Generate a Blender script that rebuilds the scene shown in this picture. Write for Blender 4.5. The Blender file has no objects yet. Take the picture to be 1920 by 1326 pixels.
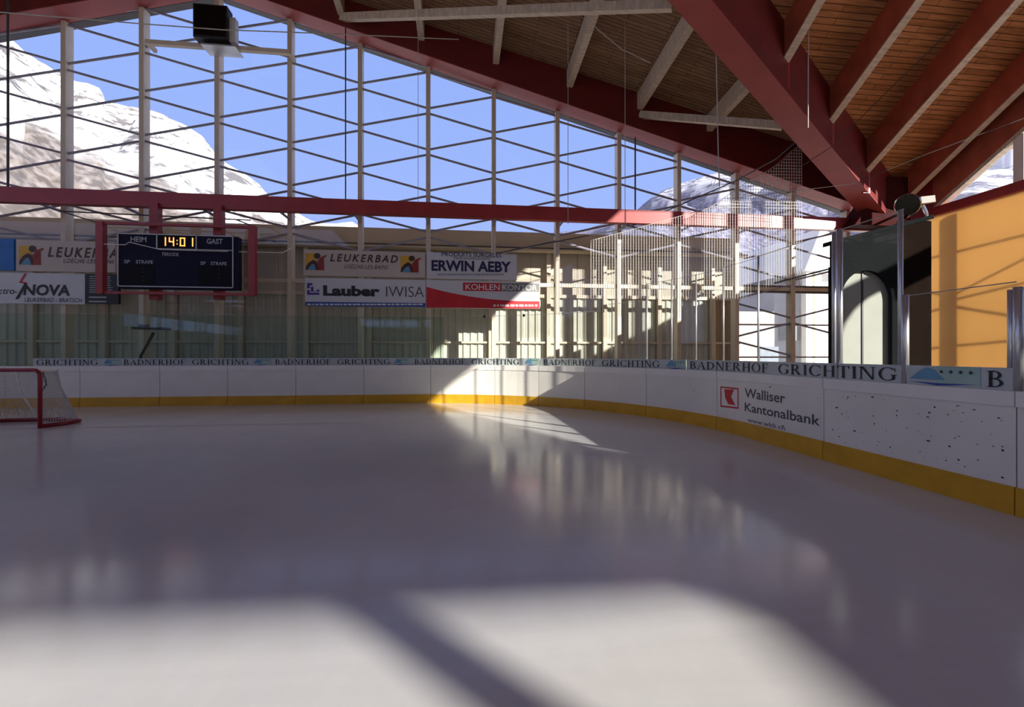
import bpy, bmesh, math, random
from mathutils import Vector, Matrix
random.seed(7)
SC = bpy.context.scene
COL = SC.collection
PI = math.pi

# ------------------------------------------------------------------ camera
CH = 1.567                       # eye height over the ice
FPX = 864.0                      # focal length in pixels of the 1920 px frame
TH = math.atan(864 / 7440)       # camera turned right of the gable's normal
SN, CS = math.sin(TH), math.cos(TH)
cd = bpy.data.cameras.new('camera'); cam = bpy.data.objects.new('camera', cd); COL.objects.link(cam)
cam.location = (0, 0, CH); cam.rotation_euler = (PI / 2, 0, -TH)
cd.sensor_fit = 'HORIZONTAL'; cd.sensor_width = 36.0; cd.lens = 36.0 * FPX / 1920
cd.clip_start = 0.05; cd.clip_end = 8000
SC.camera = cam

# ------------------------------------------------------------------ exposure, sky, sun
SC.view_settings.view_transform = 'Standard'; SC.view_settings.look = 'None'
SC.view_settings.exposure = 0.2; SC.view_settings.gamma = 1.0; SC.view_settings.use_curve_mapping = False
SC.cycles.transparent_max_bounces = 64
SC.display_settings.display_device = 'sRGB'
W = bpy.data.worlds.new('sky'); SC.world = W; W.use_nodes = True
nt = W.node_tree; nt.nodes.clear()
o = nt.nodes.new('ShaderNodeOutputWorld'); bg = nt.nodes.new('ShaderNodeBackground')
tc = nt.nodes.new('ShaderNodeTexCoord'); sx = nt.nodes.new('ShaderNodeSeparateXYZ'); rp = nt.nodes.new('ShaderNodeValToRGB')
rp.color_ramp.elements[0].position = 0.0; rp.color_ramp.elements[0].color = (0.40, 0.52, 0.96, 1)
rp.color_ramp.elements[1].position = 0.62; rp.color_ramp.elements[1].color = (0.27, 0.41, 0.90, 1)
e_ = rp.color_ramp.elements.new(0.82); e_.color = (1.1, 0.98, 0.80, 1)   # added warm white overhead, out of view, to lift the fill light
nt.links.new(tc.outputs['Generated'], sx.inputs[0]); nt.links.new(sx.outputs['Z'], rp.inputs[0])
nt.links.new(rp.outputs[0], bg.inputs[0]); bg.inputs[1].default_value = 1.0
nt.links.new(bg.outputs[0], o.inputs[0])
SUN_A, SUN_B = 2.15, 2.5         # metres to the left / into the picture per metre of fall
sd = bpy.data.lights.new('sun', 'SUN'); sun = bpy.data.objects.new('sun', sd); COL.objects.link(sun)
sd.energy = 8.6; sd.angle = math.radians(0.53); sd.color = (1.0, 0.95, 0.86)
sun.rotation_euler = Vector((-SUN_A, SUN_B, -1)).to_track_quat('-Z', 'Y').to_euler()
sun.location = (60, -70, 40)

# ------------------------------------------------------------------ pixel <-> place helpers
def ray(px, py):
    r = (px - 960) / FPX; u = (663 - py) / FPX
    return Vector((SN + r * CS, CS - r * SN, u))
def on_y(px, py, y):
    d = ray(px, py); return Vector((0, 0, CH)) + d * (y / d.y)
def on_x(px, py, x):
    d = ray(px, py); return Vector((0, 0, CH)) + d * (x / d.x)
def on_z(px, py, z):
    d = ray(px, py); return Vector((0, 0, CH)) + d * ((z - CH) / d.z)
def at_d(px, py, t):
    return Vector((0, 0, CH)) + ray(px, py) * t
def project(p):
    F = p[0] * SN + p[1] * CS; R = p[0] * CS - p[1] * SN
    return 960 + FPX * R / F, 663 - FPX * (p[2] - CH) / F

# ------------------------------------------------------------------ mesh builder
WL = {}
def wl(ob): return WL.get(ob.name, Vector((0, 0, 0)))
def tag(ob, label=None, cat=None, group=None, kind=None):
    if label: ob['label'] = label
    if cat: ob['category'] = cat
    if group: ob['group'] = group
    if kind: ob['kind'] = kind
    return ob
def empty(name, loc, label=None, cat=None, group=None, kind=None):
    e = bpy.data.objects.new(name, None); COL.objects.link(e); e.location = loc
    e.empty_display_size = 0.2
    WL[e.name] = Vector(loc)
    return tag(e, label, cat, group, kind)
class MB:
    def __init__(s): s.v = []; s.f = []
    def add(s, vs, fs):
        k = len(s.v); s.v += [Vector(v) for v in vs]; s.f += [tuple(i + k for i in f) for f in fs]; return s
    def hexa(s, b, t):
        return s.add(list(b) + list(t), [(3, 2, 1, 0), (4, 5, 6, 7), (0, 1, 5, 4), (1, 2, 6, 5), (2, 3, 7, 6), (3, 0, 4, 7)])
    def box(s, x0, x1, y0, y1, z0, z1):
        return s.hexa([(x0, y0, z0), (x1, y0, z0), (x1, y1, z0), (x0, y1, z0)], [(x0, y0, z1), (x1, y0, z1), (x1, y1, z1), (x0, y1, z1)])
    def bar(s, p, q, w, h, up=(0, 0, 1)):
        p, q = Vector(p), Vector(q); d = (q - p).normalized(); up = Vector(up)
        if abs(d.dot(up)) > 0.98: up = Vector((0, 1, 0))
        sd_ = d.cross(up).normalized(); u2 = sd_.cross(d).normalized()
        c = [(-w / 2, -h / 2), (w / 2, -h / 2), (w / 2, h / 2), (-w / 2, h / 2)]
        return s.hexa([p + sd_ * a + u2 * b for a, b in c][::-1], [q + sd_ * a + u2 * b for a, b in c][::-1])
    def tube(s, pts, r, n=8, cap=True):
        pts = [Vector(p) for p in pts]; rings = []
        for i, p in enumerate(pts):
            d = (pts[min(i + 1, len(pts) - 1)] - pts[max(i - 1, 0)]).normalized()
            up = Vector((0, 0, 1)) if abs(d.z) < 0.9 else Vector((0, 1, 0))
            a = d.cross(up).normalized(); b = a.cross(d)
            rr = r[i] if isinstance(r, (list, tuple)) else r
            rings.append([p + (a * math.cos(2 * PI * k / n) + b * math.sin(2 * PI * k / n)) * rr for k in range(n)])
        vs = [v for rg in rings for v in rg]; fs = []
        for i in range(len(pts) - 1):
            for k in range(n):
                fs.append((i * n + k, i * n + (k + 1) % n, (i + 1) * n + (k + 1) % n, (i + 1) * n + k))
        if cap: fs += [tuple(range(n))[::-1], tuple((len(pts) - 1) * n + k for k in range(n))]
        return s.add(vs, fs)
    def prism(s, poly, dv):          # polygon in space pushed along dv
        n = len(poly); dv = Vector(dv)
        a = [Vector(p) for p in poly]; b = [p + dv for p in a]
        return s.add(a + b, [tuple(range(n))[::-1], tuple(range(n, 2 * n))] + [(i, (i + 1) % n, n + (i + 1) % n, n + i) for i in range(n)])
    def face(s, poly): return s.add(poly, [tuple(range(len(poly)))])
    def build(s, name, m, parent=None, loc=None, smooth=False, bevel=0):
        me = bpy.data.meshes.new(name)
        base = wl(parent) if parent else (Vector(loc) if loc is not None else Vector((0, 0, 0)))
        me.from_pydata([tuple(v - base) for v in s.v], [], s.f)
        bm = bmesh.new(); bm.from_mesh(me); bmesh.ops.recalc_face_normals(bm, faces=bm.faces)
        if bevel: bmesh.ops.bevel(bm, geom=bm.edges[:], offset=bevel, segments=2, affect='EDGES', profile=0.7)
        bm.to_mesh(me); bm.free()
        if smooth:
            for p in me.polygons: p.use_smooth = True
        me.materials.append(m)
        ob = bpy.data.objects.new(name, me); COL.objects.link(ob)
        if parent: ob.parent = parent; WL[ob.name] = base
        else: ob.location = base; WL[ob.name] = base
        return ob

# ------------------------------------------------------------------ materials
def new_mat(name):
    m = bpy.data.materials.new(name); m.use_nodes = True
    return m, m.node_tree, m.node_tree.nodes['Principled BSDF']
def mat(name, c, rough=0.5, var=0.12, scale=3.0, metal=0.0, spec=0.5, bump=0.0, bscale=40.0, emit=None, est=0.0, stretch=(1, 1, 1)):
    m, t, b = new_mat(name); N, L = t.nodes, t.links
    b.inputs['Roughness'].default_value = rough; b.inputs['Metallic'].default_value = metal
    b.inputs['Specular IOR Level'].default_value = spec
    g = N.new('ShaderNodeTexCoord'); mp = N.new('ShaderNodeMapping'); mp.inputs['Scale'].default_value = stretch
    L.new(g.outputs['Object'], mp.inputs[0])
    n = N.new('ShaderNodeTexNoise'); n.inputs['Scale'].default_value = scale; n.inputs['Detail'].default_value = 5
    L.new(mp.outputs[0], n.inputs['Vector'])
    r = N.new('ShaderNodeValToRGB'); L.new(n.outputs[0], r.inputs[0])
    r.color_ramp.elements[0].position = 0.3; r.color_ramp.elements[1].position = 0.7
    r.color_ramp.elements[0].color = tuple(x * (1 - var) for x in c) + (1,)
    r.color_ramp.elements[1].color = tuple(min(1, x * (1 + var)) for x in c) + (1,)
    L.new(r.outputs[0], b.inputs['Base Color'])
    if bump:
        n2 = N.new('ShaderNodeTexNoise'); n2.inputs['Scale'].default_value = bscale; L.new(mp.outputs[0], n2.inputs['Vector'])
        bp = N.new('ShaderNodeBump'); bp.inputs['Strength'].default_value = bump; bp.inputs['Distance'].default_value = 0.02
        L.new(n2.outputs[0], bp.inputs['Height']); L.new(bp.outputs[0], b.inputs['Normal'])
    if emit:
        b.inputs['Emission Color'].default_value = emit + (1,); b.inputs['Emission Strength'].default_value = est
    return m
def glass_mat(name, tint, refl=1.0, rough=0.0, ior=1.5):
    m, t, b = new_mat(name); N, L = t.nodes, t.links; N.remove(b)
    out = N['Material Output']; tr = N.new('ShaderNodeBsdfTransparent'); tr.inputs[0].default_value = tint + (1,)
    gl = N.new('ShaderNodeBsdfGlossy'); gl.inputs['Roughness'].default_value = rough
    # thin sheet: the same reflectance from both sides
    fr = N.new('ShaderNodeLayerWeight'); fr.inputs[0].default_value = 0.5
    pw = N.new('ShaderNodeMath'); pw.operation = 'POWER'; pw.inputs[1].default_value = 5.0; L.new(fr.outputs['Facing'], pw.inputs[0])
    sc_ = N.new('ShaderNodeMath'); sc_.operation = 'MULTIPLY_ADD'; sc_.inputs[1].default_value = 0.92; sc_.inputs[2].default_value = 0.08; L.new(pw.outputs[0], sc_.inputs[0])
    mu = N.new('ShaderNodeMath'); mu.operation = 'MULTIPLY'; mu.inputs[1].default_value = refl
    mx = N.new('ShaderNodeMixShader'); L.new(sc_.outputs[0], mu.inputs[0]); L.new(mu.outputs[0], mx.inputs[0])
    L.new(tr.outputs[0], mx.inputs[1]); L.new(gl.outputs[0], mx.inputs[2]); L.new(mx.outputs[0], out.inputs[0])
    return m
def plank_mat(name, c1, c2, dark, w=0.14, L_=2.6, swap=False):
    m, t, b = new_mat(name); N, L = t.nodes, t.links
    b.inputs['Roughness'].default_value = 0.75; b.inputs['Specular IOR Level'].default_value = 0.2
    g = N.new('ShaderNodeTexCoord')
    br = N.new('ShaderNodeTexBrick'); L.new(g.outputs['Object'], br.inputs['Vector'])
    br.inputs['Color1'].default_value = c1 + (1,); br.inputs['Color2'].default_value = c2 + (1,); br.inputs['Mortar'].default_value = dark + (1,)
    br.inputs['Scale'].default_value = 1; br.inputs['Mortar Size'].default_value = 0.008; br.inputs['Brick Width'].default_value = L_
    br.inputs['Row Height'].default_value = w; br.inputs['Bias'].default_value = 0.0
    mp = N.new('ShaderNodeMapping'); mp.inputs['Scale'].default_value = (1.2, 14, 5); L.new(g.outputs['Object'], mp.inputs[0])
    n = N.new('ShaderNodeTexNoise'); n.inputs['Scale'].default_value = 1.5; n.inputs['Detail'].default_value = 6; L.new(mp.outputs[0], n.inputs['Vector'])
    mx = N.new('ShaderNodeMix'); mx.data_type = 'RGBA'; mx.blend_type = 'MULTIPLY'; mx.inputs['Factor'].default_value = 0.55
    r = N.new('ShaderNodeValToRGB'); r.color_ramp.elements[0].position = 0.3; r.color_ramp.elements[0].color = (0.35, 0.3, 0.26, 1); r.color_ramp.elements[1].position = 0.65
    L.new(n.outputs[0], r.inputs[0]); L.new(br.outputs[0], mx.inputs['A']); L.new(r.outputs[0], mx.inputs['B'])
    L.new(mx.outputs['Result'], b.inputs['Base Color'])
    return m
M = {}
M['flange'] = mat('pale_red_flange', (0.38, 0.07, 0.065), 0.45, 0.1, 1.5)  # paler copy of the beam red, standing in for a lit underside
M['darkred'] = mat('dark_red_steel', (0.05, 0.008, 0.008), 0.8, spec=0.1)  # near black red puts shade into the corner shoe's colour
M['red'] = mat('red_painted_glulam', (0.15, 0.014, 0.014), 0.5, 0.15, 1.5, stretch=(1, 1, 1))  # beam red darkened to put shade on the side faces
M['redsteel'] = mat('red_painted_steel', (0.36, 0.035, 0.035), 0.4, 0.1, 2)
M['rafter'] = mat('red_brown_rafter', (0.44, 0.10, 0.05), 0.55, 0.2, 2)
M['raw'] = mat('pale_timber', (0.62, 0.50, 0.38), 0.7, 0.2, 3, stretch=(1, 6, 1))
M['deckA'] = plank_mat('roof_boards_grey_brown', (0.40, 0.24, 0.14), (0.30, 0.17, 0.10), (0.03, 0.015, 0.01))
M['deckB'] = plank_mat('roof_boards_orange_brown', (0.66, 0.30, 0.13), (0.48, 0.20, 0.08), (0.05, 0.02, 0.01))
M['post'] = mat('cream_painted_steel', (0.66, 0.57, 0.44), 0.45, 0.06, 2)
M['rod'] = mat('grey_steel_rod', (0.30, 0.29, 0.36), 0.4, 0.1, 4)
M['glass'] = glass_mat('window_glass', (0.97, 0.98, 0.985), 0.7)
M['plexi'] = glass_mat('plexiglass', (0.68, 0.82, 0.76), 0.6, 0.005)  # same sheet as the clear panes, tinted darker for shade at the left
M['plexi_clear'] = glass_mat('plexiglass_clear', (0.94, 0.96, 0.955), 0.35, 0.01)
M['white'] = mat('white_board_plastic', (0.82, 0.79, 0.71), 0.35, 0.05, 1.5)
M['cap'] = mat('white_cap_rail', (0.86, 0.83, 0.76), 0.35, 0.04, 2)
M['yellow'] = mat('yellow_kick_plate', (0.62, 0.33, 0.015), 0.4, 0.12, 2.5)
M['seam'] = mat('dark_seam', (0.05, 0.05, 0.05), 0.7)
M['mark'] = mat('puck_mark', (0.035, 0.035, 0.04), 0.8)
M['alu'] = mat('aluminium', (0.62, 0.63, 0.64), 0.32, 0.06, 4, metal=0.7)
M['black'] = mat('black_paint', (0.012, 0.012, 0.013), 0.5)
M['blackprint'] = mat('black_print', (0.015, 0.014, 0.016), 0.5)
M['greyprint'] = mat('grey_print', (0.07, 0.07, 0.08), 0.5)
M['navyprint'] = mat('navy_print', (0.02, 0.02, 0.09), 0.5)
M['blueprint'] = mat('blue_print', (0.02, 0.07, 0.35), 0.5)
M['purpleprint'] = mat('violet_print', (0.06, 0.03, 0.28), 0.5)
M['redprint'] = mat('red_print', (0.62, 0.02, 0.03), 0.5)
M['dredprint'] = mat('dark_red_print', (0.32, 0.03, 0.02), 0.5)
M['yelprint'] = mat('yellow_print', (0.70, 0.40, 0.03), 0.5)
M['whiteprint'] = mat('white_print', (0.8, 0.8, 0.8), 0.5)
M['greenprint'] = mat('pale_green_print', (0.36, 0.52, 0.46), 0.5)
M['brownprint'] = mat('dark_brown_print', (0.06, 0.025, 0.015), 0.5)
M['cyanprint'] = mat('blue_grey_print', (0.12, 0.30, 0.45), 0.5)
M['cream'] = mat('cream_banner', (0.60, 0.52, 0.45), 0.6, 0.06, 1.2)
M['banner'] = mat('white_banner', (0.68, 0.68, 0.70), 0.55, 0.04, 1.2)
M['strip'] = mat('frosted_strip', (0.50, 0.54, 0.53), 0.4, 0.06, 2)
M['bluecloth'] = mat('bright_blue_banner', (0.01, 0.16, 0.50), 0.5, 0.2, 2)
M['wallpanel'] = mat('beige_wall_panel', (0.54, 0.47, 0.37), 0.6, 0.06, 1)
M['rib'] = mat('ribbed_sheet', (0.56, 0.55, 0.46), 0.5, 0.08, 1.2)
M['ribbrown'] = mat('ribbed_sheet_brown', (0.26, 0.20, 0.13), 0.6, 0.1, 1.2)  # browner copy of the ribbed sheet, standing in for shade
M['fascia'] = mat('grey_beige_fascia', (0.62, 0.50, 0.34), 0.6, 0.06, 1)
M['dark'] = mat('dark_metal', (0.06, 0.06, 0.06), 0.5)
M['charcoal'] = mat('charcoal_paint', (0.012, 0.0135, 0.0145), 0.95, 0.08, 2, spec=0.0)
M['kioskwhite'] = mat('pale_grey_leaf', (0.34, 0.35, 0.31), 0.95, 0.04, 2)
M['kioskdark'] = mat('black_brown_panel', (0.012, 0.008, 0.006), 0.95, spec=0.0)
M['concrete'] = mat('concrete', (0.34, 0.33, 0.31), 0.8, 0.12, 2)
M['wallgrey'] = mat('plain_wall', (0.70, 0.65, 0.57), 0.8, 0.1, 1)
M['snow'] = mat('snow', (0.82, 0.84, 0.88), 0.8, 0.06, 0.3)
M['net'] = mat('white_net_cord', (0.62, 0.60, 0.57), 0.7)
M['goalnet'] = mat('goal_net', (0.55, 0.54, 0.52), 0.8, 0.05)
M['rope'] = mat('pale_rope', (0.50, 0.46, 0.42), 0.8)
M['goalred'] = mat('goal_red', (0.28, 0.008, 0.02), 0.35)
M['navy'] = mat('scoreboard_navy', (0.010, 0.010, 0.032), 0.6, spec=0.15)
M['panelblack'] = mat('scoreboard_black', (0.006, 0.006, 0.009), 0.6, spec=0.15)
M['frame'] = mat('silver_frame', (0.62, 0.62, 0.60), 0.35)
M['silverprint'] = mat('silver_print', (0.46, 0.46, 0.48), 0.5)
M['led'] = mat('orange_led', (0.8, 0.3, 0.05), 0.5, 0, emit=(1.0, 0.40, 0.10), est=1.6)
M['chrome'] = mat('bright_metal', (0.7, 0.7, 0.7), 0.2, 0.05, metal=0.9)
M['lens'] = mat('dark_lens', (0.015, 0.015, 0.012), 0.15)
M['bwall'] = mat('white_render', (0.72, 0.71, 0.68), 0.8, 0.06, 1)
M['bgrey'] = mat('blue_grey_render', (0.42, 0.44, 0.50), 0.8, 0.06, 1)
M['bbeige'] = mat('beige_concrete', (0.50, 0.46, 0.38), 0.8, 0.1, 2)
M['bglass'] = mat('far_window', (0.25, 0.28, 0.32), 0.2)

# translucent orange sheeting
m, t, b = new_mat('orange_translucent_sheet'); t.nodes.remove(b)
df = t.nodes.new('ShaderNodeBsdfDiffuse'); df.inputs[0].default_value = (0.72, 0.52, 0.28, 1)
tl = t.nodes.new('ShaderNodeBsdfTranslucent'); tl.inputs[0].default_value = (0.86, 0.62, 0.32, 1)
ms = t.nodes.new('ShaderNodeMixShader'); ms.inputs[0].default_value = 0.5
t.links.new(df.outputs[0], ms.inputs[1]); t.links.new(tl.outputs[0], ms.inputs[2]); t.links.new(ms.outputs[0], t.nodes['Material Output'].inputs[0])
M['orange'] = m

# ice
m, t, b = new_mat('ice'); N, L = t.nodes, t.links
g = N.new('ShaderNodeTexCoord')
n1 = N.new('ShaderNodeTexNoise'); n1.inputs['Scale'].default_value = 0.35; n1.inputs['Detail'].default_value = 6; L.new(g.outputs['Object'], n1.inputs['Vector'])
mpa = N.new('ShaderNodeMapping'); mpa.inputs['Scale'].default_value = (0.7, 5, 1); mpa.inputs['Rotation'].default_value = (0, 0, 0.5); L.new(g.outputs['Object'], mpa.inputs[0])
n2 = N.new('ShaderNodeTexNoise'); n2.inputs['Scale'].default_value = 1.6; n2.inputs['Detail'].default_value = 8; n2.inputs['Roughness'].default_value = 0.7; L.new(mpa.outputs[0], n2.inputs['Vector'])
mpb = N.new('ShaderNodeMapping'); mpb.inputs['Scale'].default_value = (3, 0.8, 1); mpb.inputs['Rotation'].default_value = (0, 0, -0.35); L.new(g.outputs['Object'], mpb.inputs[0])
n3 = N.new('ShaderNodeTexNoise'); n3.inputs['Scale'].default_value = 1.6; n3.inputs['Detail'].default_value = 8; n3.inputs['Roughness'].default_value = 0.7; L.new(mpb.outputs[0], n3.inputs['Vector'])
r1 = N.new('ShaderNodeValToRGB'); r1.color_ramp.elements[0].position = 0.3; r1.color_ramp.elements[0].color = (0.60, 0.595, 0.60, 1)
r1.color_ramp.elements[1].position = 0.7; r1.color_ramp.elements[1].color = (0.70, 0.69, 0.665, 1); L.new(n1.outputs[0], r1.inputs[0])
ad = N.new('ShaderNodeMath'); ad.operation = 'ADD'; L.new(n2.outputs[0], ad.inputs[0]); L.new(n3.outputs[0], ad.inputs[1])
r2 = N.new('ShaderNodeValToRGB'); r2.color_ramp.elements[0].position = 0.36; r2.color_ramp.elements[0].color = (0.94, 0.94, 0.94, 1); r2.color_ramp.elements[1].position = 0.62
dv = N.new('ShaderNodeMath'); dv.operation = 'MULTIPLY'; dv.inputs[1].default_value = 0.5; L.new(ad.outputs[0], dv.inputs[0]); L.new(dv.outputs[0], r2.inputs[0])
mx = N.new('ShaderNodeMix'); mx.data_type = 'RGBA'; mx.blend_type = 'MULTIPLY'; mx.inputs['Factor'].default_value = 1
L.new(r1.outputs[0], mx.inputs['A']); L.new(r2.outputs[0], mx.inputs['B']); L.new(mx.outputs['Result'], b.inputs['Base Color'])
rr = N.new('ShaderNodeMapRange'); rr.inputs['From Min'].default_value = 0.3; rr.inputs['From Max'].default_value = 0.7; rr.inputs['To Min'].default_value = 0.10; rr.inputs['To Max'].default_value = 0.20
L.new(n1.outputs[0], rr.inputs[0]); L.new(rr.outputs[0], b.inputs['Roughness'])
b.inputs['IOR'].default_value = 1.31; b.inputs['Specular IOR Level'].default_value = 0.5
n4 = N.new('ShaderNodeTexNoise'); n4.inputs['Scale'].default_value = 1.3; n4.inputs['Detail'].default_value = 3; L.new(g.outputs['Object'], n4.inputs['Vector'])
bp = N.new('ShaderNodeBump'); bp.inputs['Strength'].default_value = 0.10; bp.inputs['Distance'].default_value = 0.012
n5 = N.new('ShaderNodeTexNoise'); n5.inputs['Scale'].default_value = 9; n5.inputs['Detail'].default_value = 6; L.new(g.outputs['Object'], n5.inputs['Vector'])
mm = N.new('ShaderNodeMath'); mm.operation = 'MULTIPLY_ADD'; mm.inputs[1].default_value = 0.10; L.new(n5.outputs[0], mm.inputs[0]); L.new(n4.outputs[0], mm.inputs[2])
L.new(mm.outputs[0], bp.inputs['Height']); L.new(bp.outputs[0], b.inputs['Normal'])
M['ice'] = m

# mountain: snow with rock bands, and wood on the lower flank (vertex mask)
def mountain_mat(name, snow, rock, wood, thr=0.54):
    m, t, b = new_mat(name); N, L = t.nodes, t.links
    b.inputs['Roughness'].default_value = 0.9; b.inputs['Specular IOR Level'].default_value = 0.1
    g = N.new('ShaderNodeTexCoord'); mp = N.new('ShaderNodeMapping'); mp.inputs['Scale'].default_value = (0.028, 0.028, 0.10); L.new(g.outputs['Object'], mp.inputs[0])
    n = N.new('ShaderNodeTexNoise'); n.inputs['Scale'].default_value = 1.7; n.inputs['Detail'].default_value = 9; n.inputs['Roughness'].default_value = 0.72; L.new(mp.outputs[0], n.inputs['Vector'])
    r = N.new('ShaderNodeValToRGB'); r.color_ramp.elements[0].position = thr; r.color_ramp.elements[0].color = snow + (1,)
    r.color_ramp.elements[1].position = thr + 0.07; r.color_ramp.elements[1].color = rock + (1,); L.new(n.outputs[0], r.inputs[0])
    n2 = N.new('ShaderNodeTexNoise'); n2.inputs['Scale'].default_value = 0.35; n2.inputs['Detail'].default_value = 6; L.new(g.outputs['Object'], n2.inputs['Vector'])
    r2 = N.new('ShaderNodeValToRGB'); r2.color_ramp.elements[0].position = 0.42; r2.color_ramp.elements[0].color = wood + (1,)
    r2.color_ramp.elements[1].position = 0.66; r2.color_ramp.elements[1].color = tuple(min(1, c * 2.4) for c in wood) + (1,); L.new(n2.outputs[0], r2.inputs[0])
    at = N.new('ShaderNodeVertexColor'); at.layer_name = 'woods'
    mx = N.new('ShaderNodeMix'); mx.data_type = 'RGBA'; L.new(at.outputs[0], mx.inputs['Factor'])
    L.new(r.outputs[0], mx.inputs['A']); L.new(r2.outputs[0], mx.inputs['B']); L.new(mx.outputs['Result'], b.inputs['Base Color'])
    return m
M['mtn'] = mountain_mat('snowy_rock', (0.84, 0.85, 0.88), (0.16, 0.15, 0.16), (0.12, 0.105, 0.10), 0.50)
M['mtnshade'] = mountain_mat('wooded_snowy_rock', (0.66, 0.67, 0.75), (0.20, 0.20, 0.26), (0.14, 0.14, 0.20), 0.5)  # bluish copy of the mountain colours with shade mixed in

# ------------------------------------------------------------------ lettering
def text_polys(s, shear=0.0, bold=0.0, space=1.0):
    cu = bpy.data.curves.new('tmp', 'FONT'); cu.body = s; cu.shear = shear; cu.offset = bold; cu.space_character = space
    cu.resolution_u = 3
    ob = bpy.data.objects.new('tmp', cu); COL.objects.link(ob)
    dg = bpy.context.evaluated_depsgraph_get(); me = bpy.data.meshes.new_from_object(ob.evaluated_get(dg))
    vs = [(v.co.x, v.co.y) for v in me.vertices]; fs = [tuple(p.vertices) for p in me.polygons]
    bpy.data.objects.remove(ob); bpy.data.curves.remove(cu); bpy.data.meshes.remove(me)
    x0 = min(v[0] for v in vs); x1 = max(v[0] for v in vs); y0 = min(v[1] for v in vs); y1 = max(v[1] for v in vs)
    return [((a - x0) / (x1 - x0), (c - y0) / (y1 - y0)) for a, c in vs], fs
class Pl:                            # a sign's own sheet: pixel -> point on plane y
    def __init__(s, y): s.y = y
    def __call__(s, px, py, off=0): 
        p = on_y(px, py, s.y); return Vector((p.x, s.y - off, p.z))
def put_text(mb, pl, s, x0, y0, x1, y1, off=0.012, **k):
    """fit lettering into the quad whose left edge spans y0 (top) .. y1 (bottom); level in the place"""
    a = pl(x0, y1); b_ = pl(x1, y1); top = pl(x0, y0)
    vs, fs = text_polys(s, **k)
    mb.add([Vector((a.x + (b_.x - a.x) * u, pl.y - off, a.z + (top.z - a.z) * w)) for u, w in vs], fs)
def put_quad(mb, pl, pts, off=0.01):
    mb.face([pl(x, y, off) for x, y in pts])

# serif capitals as polygons: unit cap height
def arc_ring(cx, cy, rx, ry, a0, a1, tx, ty, n=18):
    """ring of outer radii rx,ry, thickness tx at the sides and ty at top/bottom"""
    q = []
    for i in range(n):
        a = math.radians(a0 + (a1 - a0) * i / n); c = math.radians(a0 + (a1 - a0) * (i + 1) / n)
        P = lambda an, k: (cx + math.cos(an) * (rx - k * tx), cy + math.sin(an) * (ry - k * ty))
        q.append([P(a, 0), P(c, 0), P(c, 1), P(a, 1)])
    return q
def rect(x0, y0, x1, y1): return [(x0, y0), (x1, y0), (x1, y1), (x0, y1)]
TK, TN, SF = 0.15, 0.055, 0.045
def stem(x, w=TK, top=True, bot=True):
    r = [rect(x, 0, x + w, 1)]
    if bot: r.append(rect(x - 0.07, 0, x + w + 0.07, SF))
    if top: r.append(rect(x - 0.07, 1 - SF, x + w + 0.07, 1))
    return r
def G_I(): return stem(0.09), 0.33
def G_H(): return stem(0.09) + stem(0.62) + [rect(0.2, 0.49, 0.66, 0.49 + TN)], 0.86
def G_T(): return stem(0.31, top=False) + [rect(0.02, 1 - TN, 0.75, 1), [(0.02, 1), (0.02, 0.76), (0.06, 0.76), (0.10, 1)], [(0.75, 1), (0.67, 1), (0.71, 0.76), (0.75, 0.76)]], 0.77
def G_E(): return stem(0.09) + [rect(0.1, 0, 0.6, TN), rect(0.1, 1 - TN, 0.57, 1), rect(0.1, 0.5, 0.46, 0.5 + TN), [(0.52, 0), (0.62, 0), (0.65, 0.24), (0.62, 0.24)], [(0.5, 1), (0.59, 1), (0.6, 0.78), (0.57, 0.78)], rect(0.43, 0.42, 0.47, 0.63)], 0.68
def G_F(): return stem(0.09) + [rect(0.1, 1 - TN, 0.57, 1), rect(0.1, 0.48, 0.46, 0.48 + TN), [(0.5, 1), (0.59, 1), (0.6, 0.76), (0.57, 0.76)], rect(0.43, 0.4, 0.47, 0.61)], 0.62
def G_D(): return stem(0.09) + arc_ring(0.22, 0.5, 0.6, 0.5, -90, 90, TK, TN) + [rect(0.1, 0, 0.24, TN), rect(0.1, 1 - TN, 0.24, 1)], 0.86
def G_B(): return stem(0.09) + arc_ring(0.3, 0.75, 0.3, 0.25, -90, 90, TK * 0.9, TN) + arc_ring(0.3, 0.27, 0.37, 0.27, -90, 90, TK, TN) + [rect(0.1, 0, 0.32, TN), rect(0.1, 1 - TN, 0.32, 1), rect(0.1, 0.5, 0.32, 0.5 + TN)], 0.73
def G_R(): return stem(0.09) + arc_ring(0.3, 0.74, 0.33, 0.26, -90, 90, TK, TN) + [rect(0.1, 1 - TN, 0.32, 1), rect(0.1, 0.48, 0.32, 0.48 + TN), [(0.3, 0.5), (0.46, 0.5), (0.82, 0), (0.63, 0)], rect(0.6, 0, 0.88, SF)], 0.88
def G_O(): return arc_ring(0.47, 0.5, 0.44, 0.52, 0, 360, TK, TN, 28), 0.94
def G_C(): return arc_ring(0.5, 0.5, 0.46, 0.52, 42, 318, TK, TN, 24) + [[(0.82, 0.96), (0.87, 0.96), (0.88, 0.68), (0.84, 0.68)], [(0.84, 0.18), (0.86, 0.25), (0.66, 0.0), (0.62, 0.03)]], 0.9
def G_G(): return arc_ring(0.5, 0.5, 0.46, 0.52, 42, 318, TK, TN, 24) + [[(0.82, 0.96), (0.87, 0.96), (0.88, 0.68), (0.84, 0.68)], rect(0.72, 0.1, 0.72 + TK, 0.42), rect(0.64, 0.42, 0.96, 0.42 + SF)], 0.98
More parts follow.
